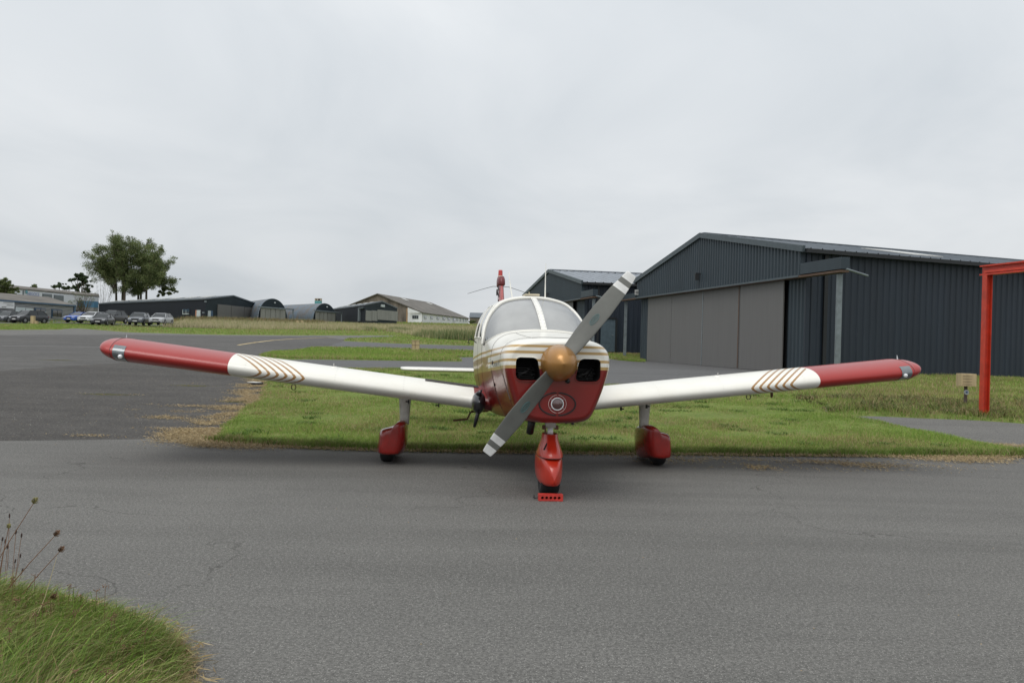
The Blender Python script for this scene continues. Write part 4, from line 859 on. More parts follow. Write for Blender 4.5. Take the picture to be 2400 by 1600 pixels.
def hangar(FL, FR, sv_, ln, floor, eave, ridge, doorz, t0, t1, panels, label, cat='hangar', roofmat='roof', ext=.15, side_door=None):
    FL, FR, sv_ = Vector(FL), Vector(FR), Vector(sv_).normalized(); o = empty('hangar', (FR.x, FR.y, 0)); tag(o, label, cat)
    inv = Vector((-FR.x, -FR.y, 0)); BL, BR = FL+sv_*ln, FR+sv_*ln
    def fix(ob): ob.location = inv; return ob
    front = (FL-FR); wdt = front.length; fd = front.normalized(); on = Vector((-fd.y, fd.x)); 
    if on.dot(sv_) > 0: on = -on   # outward of front
    roofz = lambda t: eave+(ridge-eave)*(1-abs(2*t-1))
    # front wall: corr() puts its outward side to the right of A->B : FR->FL has outward = ?
    def outw(A, B, target): d = (B-A).normalized(); return (A, B) if Vector((d.y, -d.x)).dot(target) > 0 else (B, A)
    a, b = outw(FL, FR, on); flip = (a == FR)
    off = on*.28
    fix(corr('gable_cladding', a+off, b+off, lambda t: doorz, roofz, BM['clad'], o, .25, .04))
    fl = lambda t: (t if flip else 1-t)   # t measured from FR
    P = lambda t: FR+front*t
    for ta, tb in ((0, t0), (t1, 1)):
        aa, bb = outw(P(ta), P(tb), on); fix(corr('front_cladding', aa, bb, lambda t: floor-.4, lambda t: doorz+.05, BM['clad'], o, .25, .04))
    aa, bb = outw(P(0), P(1), on)
    for i in range(len(panels)-1):
        ta, tb = panels[i], panels[i+1]; g_ = .0045 if i < 1 else .0008
        tt = (ta+g_, tb-g_); 
        if not flip: tt = (1-tb+g_, 1-ta-g_)
        A_, B_ = (FR, FL) if flip else (FL, FR)
        dp = fix(plate('door_panel', A_, B_, tt[0], tt[1], floor+.02, doorz-.02, .06+(.05 if i == 0 else .002*i), .05, BM['door'], o))
        dp.location = inv
        if i == 3: continue
        fr = plate('door_edge', A_, B_, tt[1]-.004, tt[1], floor+.03, doorz-.03, .06+.05*(i % 2)+.05, .006, BM['rust'] if i != 2 else BM['post'], dp)
    # black slab painting in the unlit inside behind doors, rail beam
    A_, B_ = (FR, FL) if flip else (FL, FR)
    fix(plate('door_void_slab', A_, B_, .01, .99, floor-.1, doorz+.05, -.10, .04, BM['black'], o))
    r0, r1 = P(-ext)+on*.20, P(1+ext)+on*.20
    fix(beam('door_rail', v3(r0, doorz-.02), v3(r1, doorz-.02), .30, .07, BM['rust'], o))
    fix(beam('rail_box', v3(P(-ext)+on*.18, doorz+.24), v3(P(-.004)+on*.18, doorz+.24), .30, .38, BM['clad'], o))
    fix(beam('rail_box', v3(P(1.004)+on*.18, doorz+.14), v3(P(1+ext)+on*.18, doorz+.14), .30, .30, BM['clad'], o))
    fix(beam('gable_sill', v3(P(0)+on*.33, doorz-.0), v3(P(1)+on*.33, doorz-.0), .07, .07, BM['trim'], o))
    for t in (-ext*.86, 1+ext*.86):
        p = P(t)+on*.15; fix(MB().box((p.x, p.y, (floor+doorz)/2-.2), (.16, .12, doorz-floor+.2)).build('rail_post', BM['post'], o))
    br = P(-ext)+on*.15; fix(MB().tube([v3(br, doorz+.05), v3(br+sv_*.9, doorz-.12)], .035).build('rail_brace', BM['post'], o))
    for Q in (FR, FL): fix(pyd('gable_return', [v3(Q, doorz), v3(Q+off, doorz), v3(Q+off, eave), v3(Q, eave)], [(0, 1, 2, 3)], BM['clad'], o))
    # sides and back
    for A0, B0, tg in ((FR, BR, -fd), (FL, BL, fd)):
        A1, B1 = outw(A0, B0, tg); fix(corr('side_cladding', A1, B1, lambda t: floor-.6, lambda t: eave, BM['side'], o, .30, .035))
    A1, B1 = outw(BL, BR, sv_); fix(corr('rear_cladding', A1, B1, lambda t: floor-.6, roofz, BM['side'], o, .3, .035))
    # corner flashing, downpipe
    fix(MB().box((FR.x, FR.y, (floor+eave)/2), (.14, .14, eave-floor)).build('corner_flashing', BM['side'], o))
    dpz = FR+sv_*.75-fd*.08; fix(MB().box((dpz.x, dpz.y, (floor+eave)/2-.2), (.12, .12, eave-floor+.1)).build('downpipe', BM['black'], o))
    # roof: ribbed, two slopes
    ra, rb = (FL+FR)/2+off, (BL+BR)/2
    for E0, E1_ in ((FR+off, BR), (FL+off, BL)):
        out_d = (-fd if E0 == FR+off else fd)*.28; rows = []; k = int(ln/.5); v, f = [], []
        for i in range(k+1):
            for f_, h_ in ((0, 0), (.42, 0), (.5, .05), (.58, 0)):
                t = min(1, (i+f_)/k); e_ = E0+(E1_-E0)*t+out_d; r_ = ra+(rb-ra)*t; dz = -(ridge-eave)*.28/(wdt/2)
                v += [(e_.x, e_.y, eave+.07+dz+h_), (r_.x, r_.y, ridge+.07+h_)]
        f = [(2*i, 2*i+2, 2*i+3, 2*i+1) for i in range(len(v)//2-1)]
        rs_ = fix(pyd('roof_sheet', v, f, BM[roofmat], o))
        for q_ in range(3):
            tq = (.18+.3*q_); d_ = .22; e_ = lambda t, w: v3((E0+(E1_-E0)*t+out_d)*(1-w)+(ra+(rb-ra)*t)*w, (eave+.0)*(1-w)+(ridge+.07)*w+.065)
            qd = [e_(tq, .18), e_(tq+.05, .18), e_(tq+.05, .55), e_(tq, .55)]; m2 = MB(); m2.add([*qd, *[p+Vector((0, 0, .03)) for p in qd]], [(0, 1, 2, 3), (4, 5, 6, 7), (0, 1, 5, 4), (1, 2, 6, 5), (2, 3, 7, 6), (3, 0, 4, 7)]); m2.build('rooflight', BM['skyl'], rs_)
        g0, g1 = E0+out_d*1.2, E1_+out_d*1.2; fix(beam('gutter', v3(g0, eave-.06), v3(g1, eave-.06), .14, .14, BM['black'], o))
        fix(beam('verge_trim', v3(E0+out_d*1.1+on*.07, eave+.0), v3(ra+on*.07, ridge+.03), .10, .22, BM['trim'], o))
    fix(beam('ridge_cap', v3(ra, ridge+.12), v3(rb, ridge+.12), .35, .05, BM[roofmat], o))
    # floodlight on gable
    lp_ = P(.50)+on*.42; fl_ = MB().box(v3(lp_, (doorz+eave)/2+.25), (.22, .16, .05)).box(v3(lp_+on*.05, (doorz+eave)/2+.08), (.16, .12, .26)).build('floodlight', BM['black'], o); fix(fl_)
    if side_door:
        s0, s1, h_ = side_door; A1, B1 = (FR, BR); d = (B1-A1).normalized(); n0 = Vector((d.y, -d.x)); sgn = 1 if n0.dot(-fd) > 0 else -1
        q = FR+sv_*s0; q2 = FR+sv_*s1; fr = MB().bar(v3(q-fd*.06, floor+h_/2-.0), v3(q2-fd*.06, floor+h_/2), .06, h_).build('side_door', M('door_blue_grey', (.085, .12, .145), .5), o); fix(fr)
        MB().bar(v3(q2-fd*.05, floor+h_/2), v3(q2+sv_*.12-fd*.05, floor+h_/2), .16, h_+.08).bar(v3(q-fd*.05, floor+h_+.05), v3(q2-fd*.05, floor+h_+.05), .2, .10).build('door_frame', BM['black'], fr)
        MB().tube([v3(q2-sv_*.12-fd*.1, floor+1.0), v3(q2-sv_*.22-fd*.12, floor+1.0)], .02).build('door_handle', BM['post'], fr)
    return o, P, on
h1, P1, on1 = hangar((7.01, 47), (10.24, 30), (.927, .376), 34, .496, 4.82, 6.29, 3.90, .075, .921, [.0753, .2866, .503, .7237, .921], 'large dark corrugated hangar with four grey sliding doors behind the right wing')
h2, P2, on2 = hangar((1.17, 69), (4.40, 52), (.985, .17), 34, .90, 5.02, 6.35, 4.05, .11, .9, [.14, .33, .52, .71, .9], 'smaller looking dark hangar with pale ribbed roof behind the propeller', roofmat='roofl', side_door=(.95, 1.85, 1.98))
sg_ = P1(.985)+on1*.36; so = MB().box((sg_.x, sg_.y, 4.20), (.24, .04, .28)).build('gable_notice', M('notice_white', (.5, .5, .48), .6), h1); so.location = (-10.24, -30, 0); so.parent = h1
MB().box((sg_.x, sg_.y-.03, 4.24), (.16, .02, .03)).box((sg_.x, sg_.y-.03, 4.16), (.16, .02, .03)).build('notice_print', BM['groove'], so)

# far gabled buildings
def shed(name, label, cat, A, B, Cc, he, hr, mats, zf, apex=.5, ov=.2):
    """A near corner, B other end of gable front, Cc end of long side from A (x,y); heights above zf"""
    A, B, Cc = Vector(A), Vector(B), Vector(Cc); D_ = B+(Cc-A); o = empty(name, (A.x, A.y, zf)); tag(o, label, cat); inv = Vector((-A.x, -A.y, -zf)); z0 = zf-2.5; ze = zf+he; zr = zf+hr
    mk = lambda nm, v, f, m_: setattr(pyd(nm, v, f, m_, o), 'location', inv)
    R0 = A+(B-A)*apex; R1 = Cc+(D_-Cc)*apex
    mk('gable_wall', [v3(A, z0), v3(B, z0), v3(B, ze), v3(R0, zr), v3(A, ze)], [(0, 1, 2, 3, 4)], mats[0])
    mk('rear_wall', [v3(Cc, z0), v3(D_, z0), v3(D_, ze), v3(R1, zr), v3(Cc, ze)], [(0, 1, 2, 3, 4)], mats[1])
    mk('long_wall', [v3(A, z0), v3(Cc, z0), v3(Cc, ze), v3(A, ze)], [(0, 1, 2, 3)], mats[1]); mk('long_wall', [v3(B, z0), v3(D_, z0), v3(D_, ze), v3(B, ze)], [(0, 1, 2, 3)], mats[1])
    lu = (Cc-A).normalized(); gu = (B-A).normalized(); sl = (hr-he)/((B-A).length*apex)
    for E0, E1_, s_ in ((A, Cc, -1), (B, D_, 1)):
        e0, e1 = E0+gu*s_*ov-lu*ov, E1_+gu*s_*ov+lu*ov; r0, r1 = R0-lu*ov, R1+lu*ov; v = [v3(e0, ze-sl*ov+.1), v3(e1, ze-sl*ov+.1), v3(r1, zr+.1), v3(r0, zr+.1)]; v += [p-Vector((0, 0, .25)) for p in v]
        mk('roof', v, [(0, 1, 2, 3), (4, 5, 6, 7), (0, 1, 5, 4), (1, 2, 6, 5), (2, 3, 7, 6), (3, 0, 4, 7)], mats[2])
    return o, inv, A, B, Cc, R0, R1, ze, zr
def onwall(o, inv, A, B, name, pa, pb, th, mat, D0=None, parent=None):
    """rectangle on the wall line A->B spanning picture points pa (left, top) .. pb (right, bottom)"""
    A, B = Vector(A), Vector(B)
    def hit(px, py):
        a = (px-1200)/F; b = -(py-H0)/F; dx, dz = a*cr-b*sr, a*sr+b*cr; d = B-A; den = dx*d.y-1*d.x
        t = (A.x*1-A.y*dx)/(den) if abs(den) > 1e-9 else 0; Y = A.y+d.y*t; return Vector((dx*Y, Y, dz*Y+CAMH))
    p, q = hit(*pa), hit(*pb); r = hit(pb[0], pa[1]); n_ = Vector((-(q-p).y, (q-p).x, 0)).normalized()
    if n_.y > 0: n_ = -n_
    a, b = Vector((p.x, p.y, 0)), Vector((q.x, q.y, 0)); v = []
    for o_ in (0.01, th):
        v += [Vector((a.x, a.y, q.z))+n_*o_, Vector((b.x, b.y, q.z))+n_*o_, Vector((b.x, b.y, (p.z+r.z)/2))+n_*o_, Vector((a.x, a.y, (p.z+r.z)/2))+n_*o_]
    ob = pyd(name, v, [(0, 1, 2, 3), (4, 5, 6, 7), (0, 1, 5, 4), (1, 2, 6, 5), (2, 3, 7, 6), (3, 0, 4, 7)], mat, parent or o); ob.location = inv if not parent else (0, 0, 0); return ob, p, q, n_
xy = lambda p: (p.x, p.y)
# L1 long dark hangar
A, B, Cq = W(481, 751, 165), W(602, 757, 186), W(231, 736, 212)
zf = A.z; L1 = shed('hangar', 'long low navy hangar with pale rooflights behind the parked cars', 'hangar', xy(A), xy(B), xy(Cq), 4.15, 5.35, (BM['dgreen'], BM['navy'], BM['roof']), zf)
o, inv, a_, b_, c_, R0, R1, ze, zr = L1
for i, (x0, x1) in enumerate(((509, 538.5), (540.5, 569.5), (571.5, 600.5))): onwall(o, inv, a_, b_, 'door_panel', (x0, 714.5+i*3.2), (x1, 755+i*1.5), .2, BM['door'])
d_, *_ = onwall(o, inv, a_, b_, 'side_door', (487, 728.5), (493, 752), .12, BM['pale']); onwall(o, inv, a_, b_, 'door_leaf', (493, 728.5), (497, 752), .14, BM['blue'])
onwall(o, inv, a_, c_, 'side_door', (462, 727), (470, 751), .12, BM['pale']); onwall(o, inv, a_, c_, 'door_edge', (459.5, 727), (461.8, 751), .12, BM['wred'])
wi, *_ = onwall(o, inv, a_, c_, 'window', (429, 726), (444, 737), .10, BM['pale']); onwall(o, inv, a_, c_, 'pane', (430.5, 724.5), (436.5, 735), .14, BM['glass'], parent=wi); onwall(o, inv, a_, c_, 'pane', (438, 724.5), (445, 735), .14, BM['glass'], parent=wi)
def rooflights(o, inv, A, Cc, R0, R1, ze, zr, n, rows_=(.25, .62), wd=.06, dp=.14):
    for k in range(n):
        for w_ in rows_:
            t = (k+.35+(.3 if w_ > .5 else 0))/n; e_ = lambda t, w: v3((A+(Cc-A)*t)*(1-w)+(R0+(R1-R0)*t)*w, ze*(1-w)+zr*w+.16)
            q = [e_(t, w_), e_(t+wd, w_), e_(t+wd, w_+dp), e_(t, w_+dp)]; ob = pyd('rooflight', [*q, *[p+Vector((0, 0, .08)) for p in q]], [(4, 5, 6, 7), (0, 1, 5, 4), (1, 2, 6, 5), (2, 3, 7, 6), (3, 0, 4, 7)], BM['skyl'], o); ob.location = inv
rooflights(o, inv, a_, c_, R0, R1, ze, zr, 8)
for (px, py) in ((483, 707), (478, 733)): p = W(px, py, 165); ob = MB().box(p-Vector((0, .3, 0)), (.35, .35, .25)).build('wall_lamp', BM['post'], o); ob.location = inv
# L3 dark hangar in the middle distance
A, B, Cq = W(855.5, 753, 172), W(930, 753, 186), W(778, 748, 205)
o, inv, a_, b_, c_, R0, R1, ze, zr = shed('hangar', 'small slate blue hangar with rooflights beside the white shed', 'hangar', xy(A), xy(B), xy(Cq), 3.3, 4.35, (BM['dgreen'], BM['navy'], BM['roof']), A.z)
for (x0, x1) in ((857, 869), (870.5, 882.5), (884, 930)): onwall(o, inv, a_, b_, 'door_panel', (x0, 728), (x1, 752.6), .2, BM['doorq'])
onwall(o, inv, a_, b_, 'gable_sign', (892, 714), (900, 720.3), .2, BM['pale']); rooflights(o, inv, a_, c_, R0, R1, ze, zr, 6, wd=.07)
ob, *_ = onwall(o, inv, a_, c_, 'rail_post', (843, 721), (845, 753), .35, BM['post']); ob, *_ = onwall(o, inv, a_, c_, 'rail_box', (843, 720.5), (855, 723), .4, BM['trim'])
# white long shed: gable half visible
A, B, Cq = W(989.6, 757, 245), W(783, 750, 258), W(1097.6, 762, 296)
A.z = 6.0
o, inv, a_, b_, c_, R0, R1, ze, zr = shed('shed', 'long white shed with a big grey fibre roof and many small windows', 'shed', xy(A), xy(B), xy(Cq), 2.95, 8.2, (BM['brown'], BM['white'], BM['fibre']), A.z, ov=.5)
onwall(o, inv, a_, b_, 'white_gable_panel', (955.6, 733.5), (989, 757), .12, BM['white']); onwall(o, inv, a_, b_, 'corner_strip', (953.8, 722), (955.6, 757), .2, M('corner_ochre', (.4, .25, .13), .8))
ob = pyd('white_gable_top', [W(955.6, 733.5, 245.6), W(989, 733.5, 244.8), W(955.6, 720.8, 245.6)], [(0, 1, 2)], BM['white'], o); ob.location = inv
wi, *_ = onwall(o, inv, a_, b_, 'window', (967, 739), (981.5, 747.5), .2, BM['pale'])
for k in range(3): onwall(o, inv, a_, b_, 'pane', (967.6+k*4.8, 739.8), (971.4+k*4.8, 746.8), .26, BM['glass'], parent=wi)
for k, x_ in enumerate((993, 1008, 1023, 1037, 1048.5, 1061, 1070, 1078, 1085, 1091)):
    y_ = 740.5+(x_-993)*.072; wdx = 6 if k < 5 else (6 if k == 5 else 2.6)
    wi, *_ = onwall(o, inv, a_, c_, 'window', (x_, y_), (x_+wdx, y_+(6.5 if k != 5 else 8.5)), .15, BM['pale']); onwall(o, inv, a_, c_, 'pane', (x_+.8, y_+1), (x_+wdx-.8, y_+(5.6 if k != 5 else 7.6)), .22, BM['glass'], parent=wi)
rooflights(o, inv, a_, c_, R0, R1, ze, zr, 2, rows_=(.78,), wd=.05, dp=.13)
# small far building right of the white shed
A, B, Cq = W(1100, 757, 330), W(1160, 760, 330), W(1104, 757, 350)
o2, *_ = shed('house', 'low distant grey roofed building right of the white shed', 'building', (A.x+14, A.y), (A.x+14, A.y+9), (A.x, A.y+2), 2.3, 4.1, (BM['navy'], BM['brown'], BM['roof']), 8.0)
# quonset hangars
def quonset(label, pl, pr, py_base, D, rise, ln, bdir):
    A, B = W(pl, py_base, D), W(pr, py_base, D+6); zf = A.z-.2; mid = (A+B)/2; gu = Vector((B.x-A.x, B.y-A.y, 0)); hw = gu.length/2*1.10; gu.normalize(); bd = Vector((*bdir, 0)).normalized()
    o = empty('arched_hangar', (mid.x, mid.y, zf)); tag(o, label, 'hangar'); n = 24
    arc = [(-math.cos(math.pi*k/n)*hw, rise*math.sin(math.pi*k/n)**.8) for k in range(n+1)]
    nr = 46; rows = []
    for j in range(nr+1):
        kk = 1+.012*(j % 2); rows.append([gu*a*kk+bd*(ln*j/nr)+Vector((0, 0, b*kk)) for a, b in arc])
    grid(rows, 'barrel_roof', BM['quon'], o, False)
    v = [gu*a*.995+Vector((0, 0, b))-bd*.02 for a, b in arc]; pyd('front_wall', v, [tuple(range(len(v)))], BM['dgreen'], o)
    dz = rise*.60
    pos = [-.84, -.52, -.2, .13, .46, .84]
    for k in range(5): MB().bar(gu*hw*(pos[k]+.012)-bd*.3+Vector((0, 0, dz/2)), gu*hw*(pos[k+1]-.012)-bd*.3+Vector((0, 0, dz/2)), .15, dz).build('door_panel', BM['doorq'], o)
    MB().bar(-gu*hw*1.0-bd*.45+Vector((0, 0, dz+.12)), gu*hw*1.42-bd*.45+Vector((0, 0, dz+.0)), .3, .28).build('door_rail', BM['post'], o)
    MB().box(gu*hw*1.36-bd*.45+Vector((0, 0, dz/2)), (.22, .22, dz)).build('rail_post', BM['post'], o)
    MB().box(-bd*.35+gu*hw*.1+Vector((0, 0, rise*.84)), (.3, .1, .22)).build('vent', BM['pale'], o)
    return o
quonset('blue arched hangar nearer the long navy hangar', 607, 670, 753, 176, 5.0, 20, (-.48, .88))
quonset('blue arched hangar next to the small slate hangar', 736, 786, 757, 182, 4.5, 22, (-.60, .80))
tw = empty('rooftop_tank', W(746, 712, 215)); tag(tw, 'small white and teal tank rising behind the second arched hangar', 'tank')
MB().box((0, 0, 0.25), (1.5, 1.5, .9)).build('lower_band', M('tank_teal', (.10, .32, .33), .5), tw); MB().box((0, 0, 1.0), (1.5, 1.5, .6)).build('upper_box', M('tank_cream', (.5, .42, .32), .6), tw); MB().box((.35, -.76, 1.0), (.5, .05, .4)).box((-.35, -.76, 1.0), (.4, .05, .3)).build('opening', BM['black'], tw)
MB().box((0, 0, -2.2), (.8, .8, 4)).build('support', BM['post'], tw)
# office building, far left
A, B = W(173.5, 757, 130), W(0, 757, 114); Bx = B+(B-A)*.6; zf = A.z-.15; gd = Vector((A.x+7, A.y+7, 0))
o, inv, a_, b_, c_, R0, R1, ze, zr = shed('office_building', 'low grey office with striped siding behind the left parked cars', 'building', xy(A), (A.x-13.4, A.y+10), xy(Bx), 2.75, 4.05, (BM['siding'], BM['siding'], BM['fibre']), zf, ov=.15)
sm_ = MB(); d2 = Vector((c_.x-a_.x, c_.y-a_.y, 0)); un = d2.normalized(); nn_ = Vector((un.y, -un.x, 0)); nn_ = nn_ if nn_.y < 0 else -nn_
for k in range(13):
    z_ = zf+.12+k*.195; p0 = v3(a_, z_)+nn_*.03; p1 = v3(c_, z_)+nn_*.03; sm_.bar(p0, p1, .05, .07)
ob = sm_.build('siding_groove', BM['groove'], o); ob.location = inv; ob['kind'] = 'stuff'
for nm, zz_, h_ in (('eave_trim', ze-.02, .22),): ob = MB().bar(v3(a_, zz_)+nn_*.25, v3(c_, zz_)+nn_*.25, .12, h_).build(nm, BM['blue'], o); ob.location = inv
onwall(o, inv, a_, c_, 'corner_trim', (172, 717), (175, 756), .15, BM['blue'])
for (x0, y0, x1, y1, nm, mt) in ((120, 725.5, 144, 746, 'window', 'blue'), (80, 722.5, 105, 733, 'window', 'blue'), (35, 720, 57, 735, 'door', 'pale'), (59, 723, 76, 733, 'shutter', 'pale')):
    wi, *_ = onwall(o, inv, a_, c_, nm, (x0, y0), (x1, y1), .12, BM[mt])
    if nm == 'window':
        for k in range(2): onwall(o, inv, a_, c_, 'pane', (x0+1.5+k*(x1-x0-2)/2, y0+1.5), (x0+(k+1)*(x1-x0-2)/2, y1-2.5), .2, BM['glass'], parent=wi)
        onwall(o, inv, a_, c_, 'sill', (x0, y1-2), (x1, y1-.6), .26, BM['white'], parent=wi)
sg_, p_, q_, n_ = onwall(o, inv, a_, c_, 'sign_board', (-20, 704), (29.5, 724), .25, BM['white'])
for k, (x0, x1, y0) in enumerate(((4, 26, 709.5), (12, 27, 715), (0, 10, 719))): onwall(o, inv, a_, c_, 'sign_print', (x0, y0), (x1, y0+1.2), .3, BM['groove'], parent=sg_)
# white warehouse behind
A, Cq = W(231, 722, 222), W(34, 712, 190); Cx = Cq+(Cq-A)*.4
o, inv, a_, b_, c_, R0, R1, ze, zr = shed('warehouse', 'white warehouse with grey roof and blue lettering behind the office', 'building', xy(A), (A.x-8.2, A.y+16), xy(Cx), 5.5, 6.4, (BM['white'], M('warehouse_white', (.62, .64, .68), .7, var=.04), BM['fibre']), 4.6, ov=.2)
def ztop(px): pass
for (x0, y0, x1, y1) in ((99, 689, 121, 701), (126, 692, 148, 709)):
    wi, *_ = onwall(o, inv, a_, c_, 'window', (x0, y0), (x1, y1), .12, BM['post']); onwall(o, inv, a_, c_, 'pane', (x0+.7, y0+1.2), (x1-.7, y1-.5), .2, M('shutter_grey', (.15, .17, .18), .5), parent=wi)
onwall(o, inv, a_, c_, 'downpipe', (53, 681), (54, 712), .2, BM['post'])
ww = Vector((a_.x-c_.x, a_.y-c_.y, 0)).normalized(); wn_ = Vector((ww.y, -ww.x, 0)); wn_ = wn_ if wn_.y < 0 else -wn_
def hitw(px, py, A, B):
    a = (px-1200)/F; b = -(py-H0)/F; dx, dz = a*cr-b*sr, a*sr+b*cr; d = Vector(B)-Vector(A); t = (A[0]-A[1]*dx)/(dx*d.y-d.x); Y = A[1]+d.y*t; return Vector((dx*Y, Y, dz*Y+CAMH))
c0 = hitw(77, 690, a_, c_)
tx = text_mesh('NEGOCE', 1.05, 'wall_lettering', M('lettering_blue', (.12, .17, .42), .5), o, lambda c: c0+ww*c.x+Vector((0, 0, c.y))+wn_*.15); tx.location = inv
c1 = hitw(61, 684, a_, c_); ob = MB().add([c1+wn_*.15+ww*a+Vector((0, 0, b)) for a, b in ((-.5, 0), (0, .5), (.5, 0), (0, -.5))], [(0, 1, 2, 3)]).build('wall_emblem', M('emblem_teal', (.12, .3, .35), .5), o); ob.location = inv
bc_ = empty('blue_container', W(205, 729, 185)); tag(bc_, 'blue container beyond the bare shrub left of the navy hangar', 'container')
MB().box((0, 0, 1.45), (3.6, 2, 1.3)).build('upper_body', BM['blue'] if False else M('container_blue', (.05, .16, .28), .5), bc_); MB().box((0, 0, .4), (3.5, 1.9, .9)).build('lower_body', M('container_grey', (.2, .2, .2), .7), bc_)

# ------------------------------------------------------------------ red steel frame
fr = empty('steel_frame', G(2311, 982)); tag(fr, 'red steel portal frame post and beam at the right edge', 'frame')
fx, fy, fz_ = fr.location; bd2 = Vector((.2, -.98, 0)).normalized(); sx = Vector((bd2.y, -bd2.x, 0))
H_ = 2.81
def ibeam(a, b, up, w_, h_, t_=.012):
    m_ = MB(); a, b, up = Vector(a), Vector(b), Vector(up); d = (b-a).normalized(); s_ = d.cross(up).normalized()
    m_.bar(a+up*(h_/2-t_/2), b+up*(h_/2-t_/2), w_, t_, up); m_.bar(a-up*(h_/2-t_/2), b-up*(h_/2-t_/2), w_, t_, up); m_.bar(a, b, t_, h_-2*t_, up); return m_
MB().box((-.055, .08, H_/2), (.012, .16, H_)).box((.055, .08, H_/2), (.012, .16, H_)).box((0, .08, H_/2), (.098, .010, H_)).build('post', BM['steel'], fr, bevel=.002)
MB().box((0, .08, .006), (.24, .24, .012)).build('base_plate', BM['steel'], fr)
bmz = H_+.10; ibeam(Vector((0, .25, bmz))-bd2*0, Vector((0, .2, bmz))+bd2*7, (0, 0, 1), .16, .20, .03).build('beam', BM['steel'], fr)
MB().bar((0, .15, bmz-.03), Vector((0, .15, bmz-.03))+bd2*7, .10, .05).build('beam_lip', BM['steel'], fr)
for bx_ in (-.09, .09):
    for by_ in (0., .16): MB().lathe([(.014, .012), (.014, .03), (0, .03)], (bx_, by_, 0), 'z', 6).build('bolt', BM['post'], fr)
p6 = bd2*6.5; MB().box((p6.x, p6.y, H_/2), (.155, .17, H_)).build('post', BM['steel'], fr)
kb = MB().bar((.12, .1, .04), Vector((.12, .1, .04))+Vector((.62, -.30, 0))*5, .09, .05).build('ground_rail', M('concrete_edge', (.30, .28, .24), .9), None); kb.location = fr.location; tag(kb, 'low concrete ground rail running right from the red post', 'kerb')

# ------------------------------------------------------------------ small things
bx = empty('meter_box', G(2262, 957)); tag(bx, 'cream wooden box on a thin post left of the red frame', 'box'); D_ = bx.location.y; s1 = D_/F
MB().box((0, 0, 27*s1), (.05, .05, 54*s1)).build('post', M('post_brown', (.10, .07, .06), .8), bx)
bb = MB().box((-.02, -.05, 67*s1), (34*s1, .26, 29*s1)).build('box_body', BM['wood'], bx, bevel=.004)
for k in range(4): MB().box((-.06, -.182, (57+k*6.2)*s1), (22*s1, .006, .006)).build('louvre', BM['rust'], bb)
MB().lathe([(0, -.02), (5.8*s1, -.018), (6*s1, 0)], (0, -.03, 38*s1), 'y', 24).build('round_badge', M('badge_white', (.42, .45, .47), .5), bx)
MB().lathe([(0, -.024), (2.2*s1, -.023), (2.6*s1, -.019)], (0, -.03, 38*s1), 'y', 16).build('badge_mark', M('badge_blue', (.06, .12, .25), .5), bx)
g0 = G(974, 823); cb2 = empty('cream_marker_box', g0); tag(cb2, 'cream boarded marker box on the grass strip left of the cockpit', 'box'); s1 = g0.y/F
for k in (-1, 1): MB().box((k*4.5*s1, 0, 13*s1), (8.4*s1, .25, 26*s1)).build('board', BM['wood'], cb2, bevel=.004)
MB().box((0, 0, 25*s1), (18*s1, .3, 2*s1)).build('top_board', BM['wood'], cb2)
MB().box((0, -.13, 14*s1), (17*s1, .01, .02)).build('seam', BM['rust'], cb2)
for px, py, h_, w_, lab in ((77, 761.5, 21, 8, 'cream marker post in front of the dark grey car'), (85, 761.5, 9, 6, 'short pale stump beside the cream marker post'), (697.5, 759, 7.5, 5, 'left one of two small cream blocks before the arched hangars'), (708.5, 759, 7.5, 5, 'right one of two small cream blocks before the arched hangars')):
    D_ = 100 if px < 100 else 150; p = W(px, py, D_); s1 = D_/F; m_ = MB().box((0, 0, h_*s1/2), (w_*s1, .4, h_*s1)).build('marker_post' if h_ > 8 else 'marker_block', BM['wood'], None, bevel=.02); m_.location = p; tag(m_, lab, 'marker')
g0 = G(603, 904); tb = empty('tie_down_block', g0); tag(tb, 'small black and white block on the tarmac under the left wing', 'block'); s1 = g0.y/F
MB().box((0, 0, 3.5*s1), (22*s1, .22, 7*s1)).build('block', PM['black'], tb, bevel=.01); MB().bar((-20*s1, .1, 8*s1), (4*s1, 0, 7.5*s1), .2, .01).build('cover_plate', PM['whitestrut'], tb)

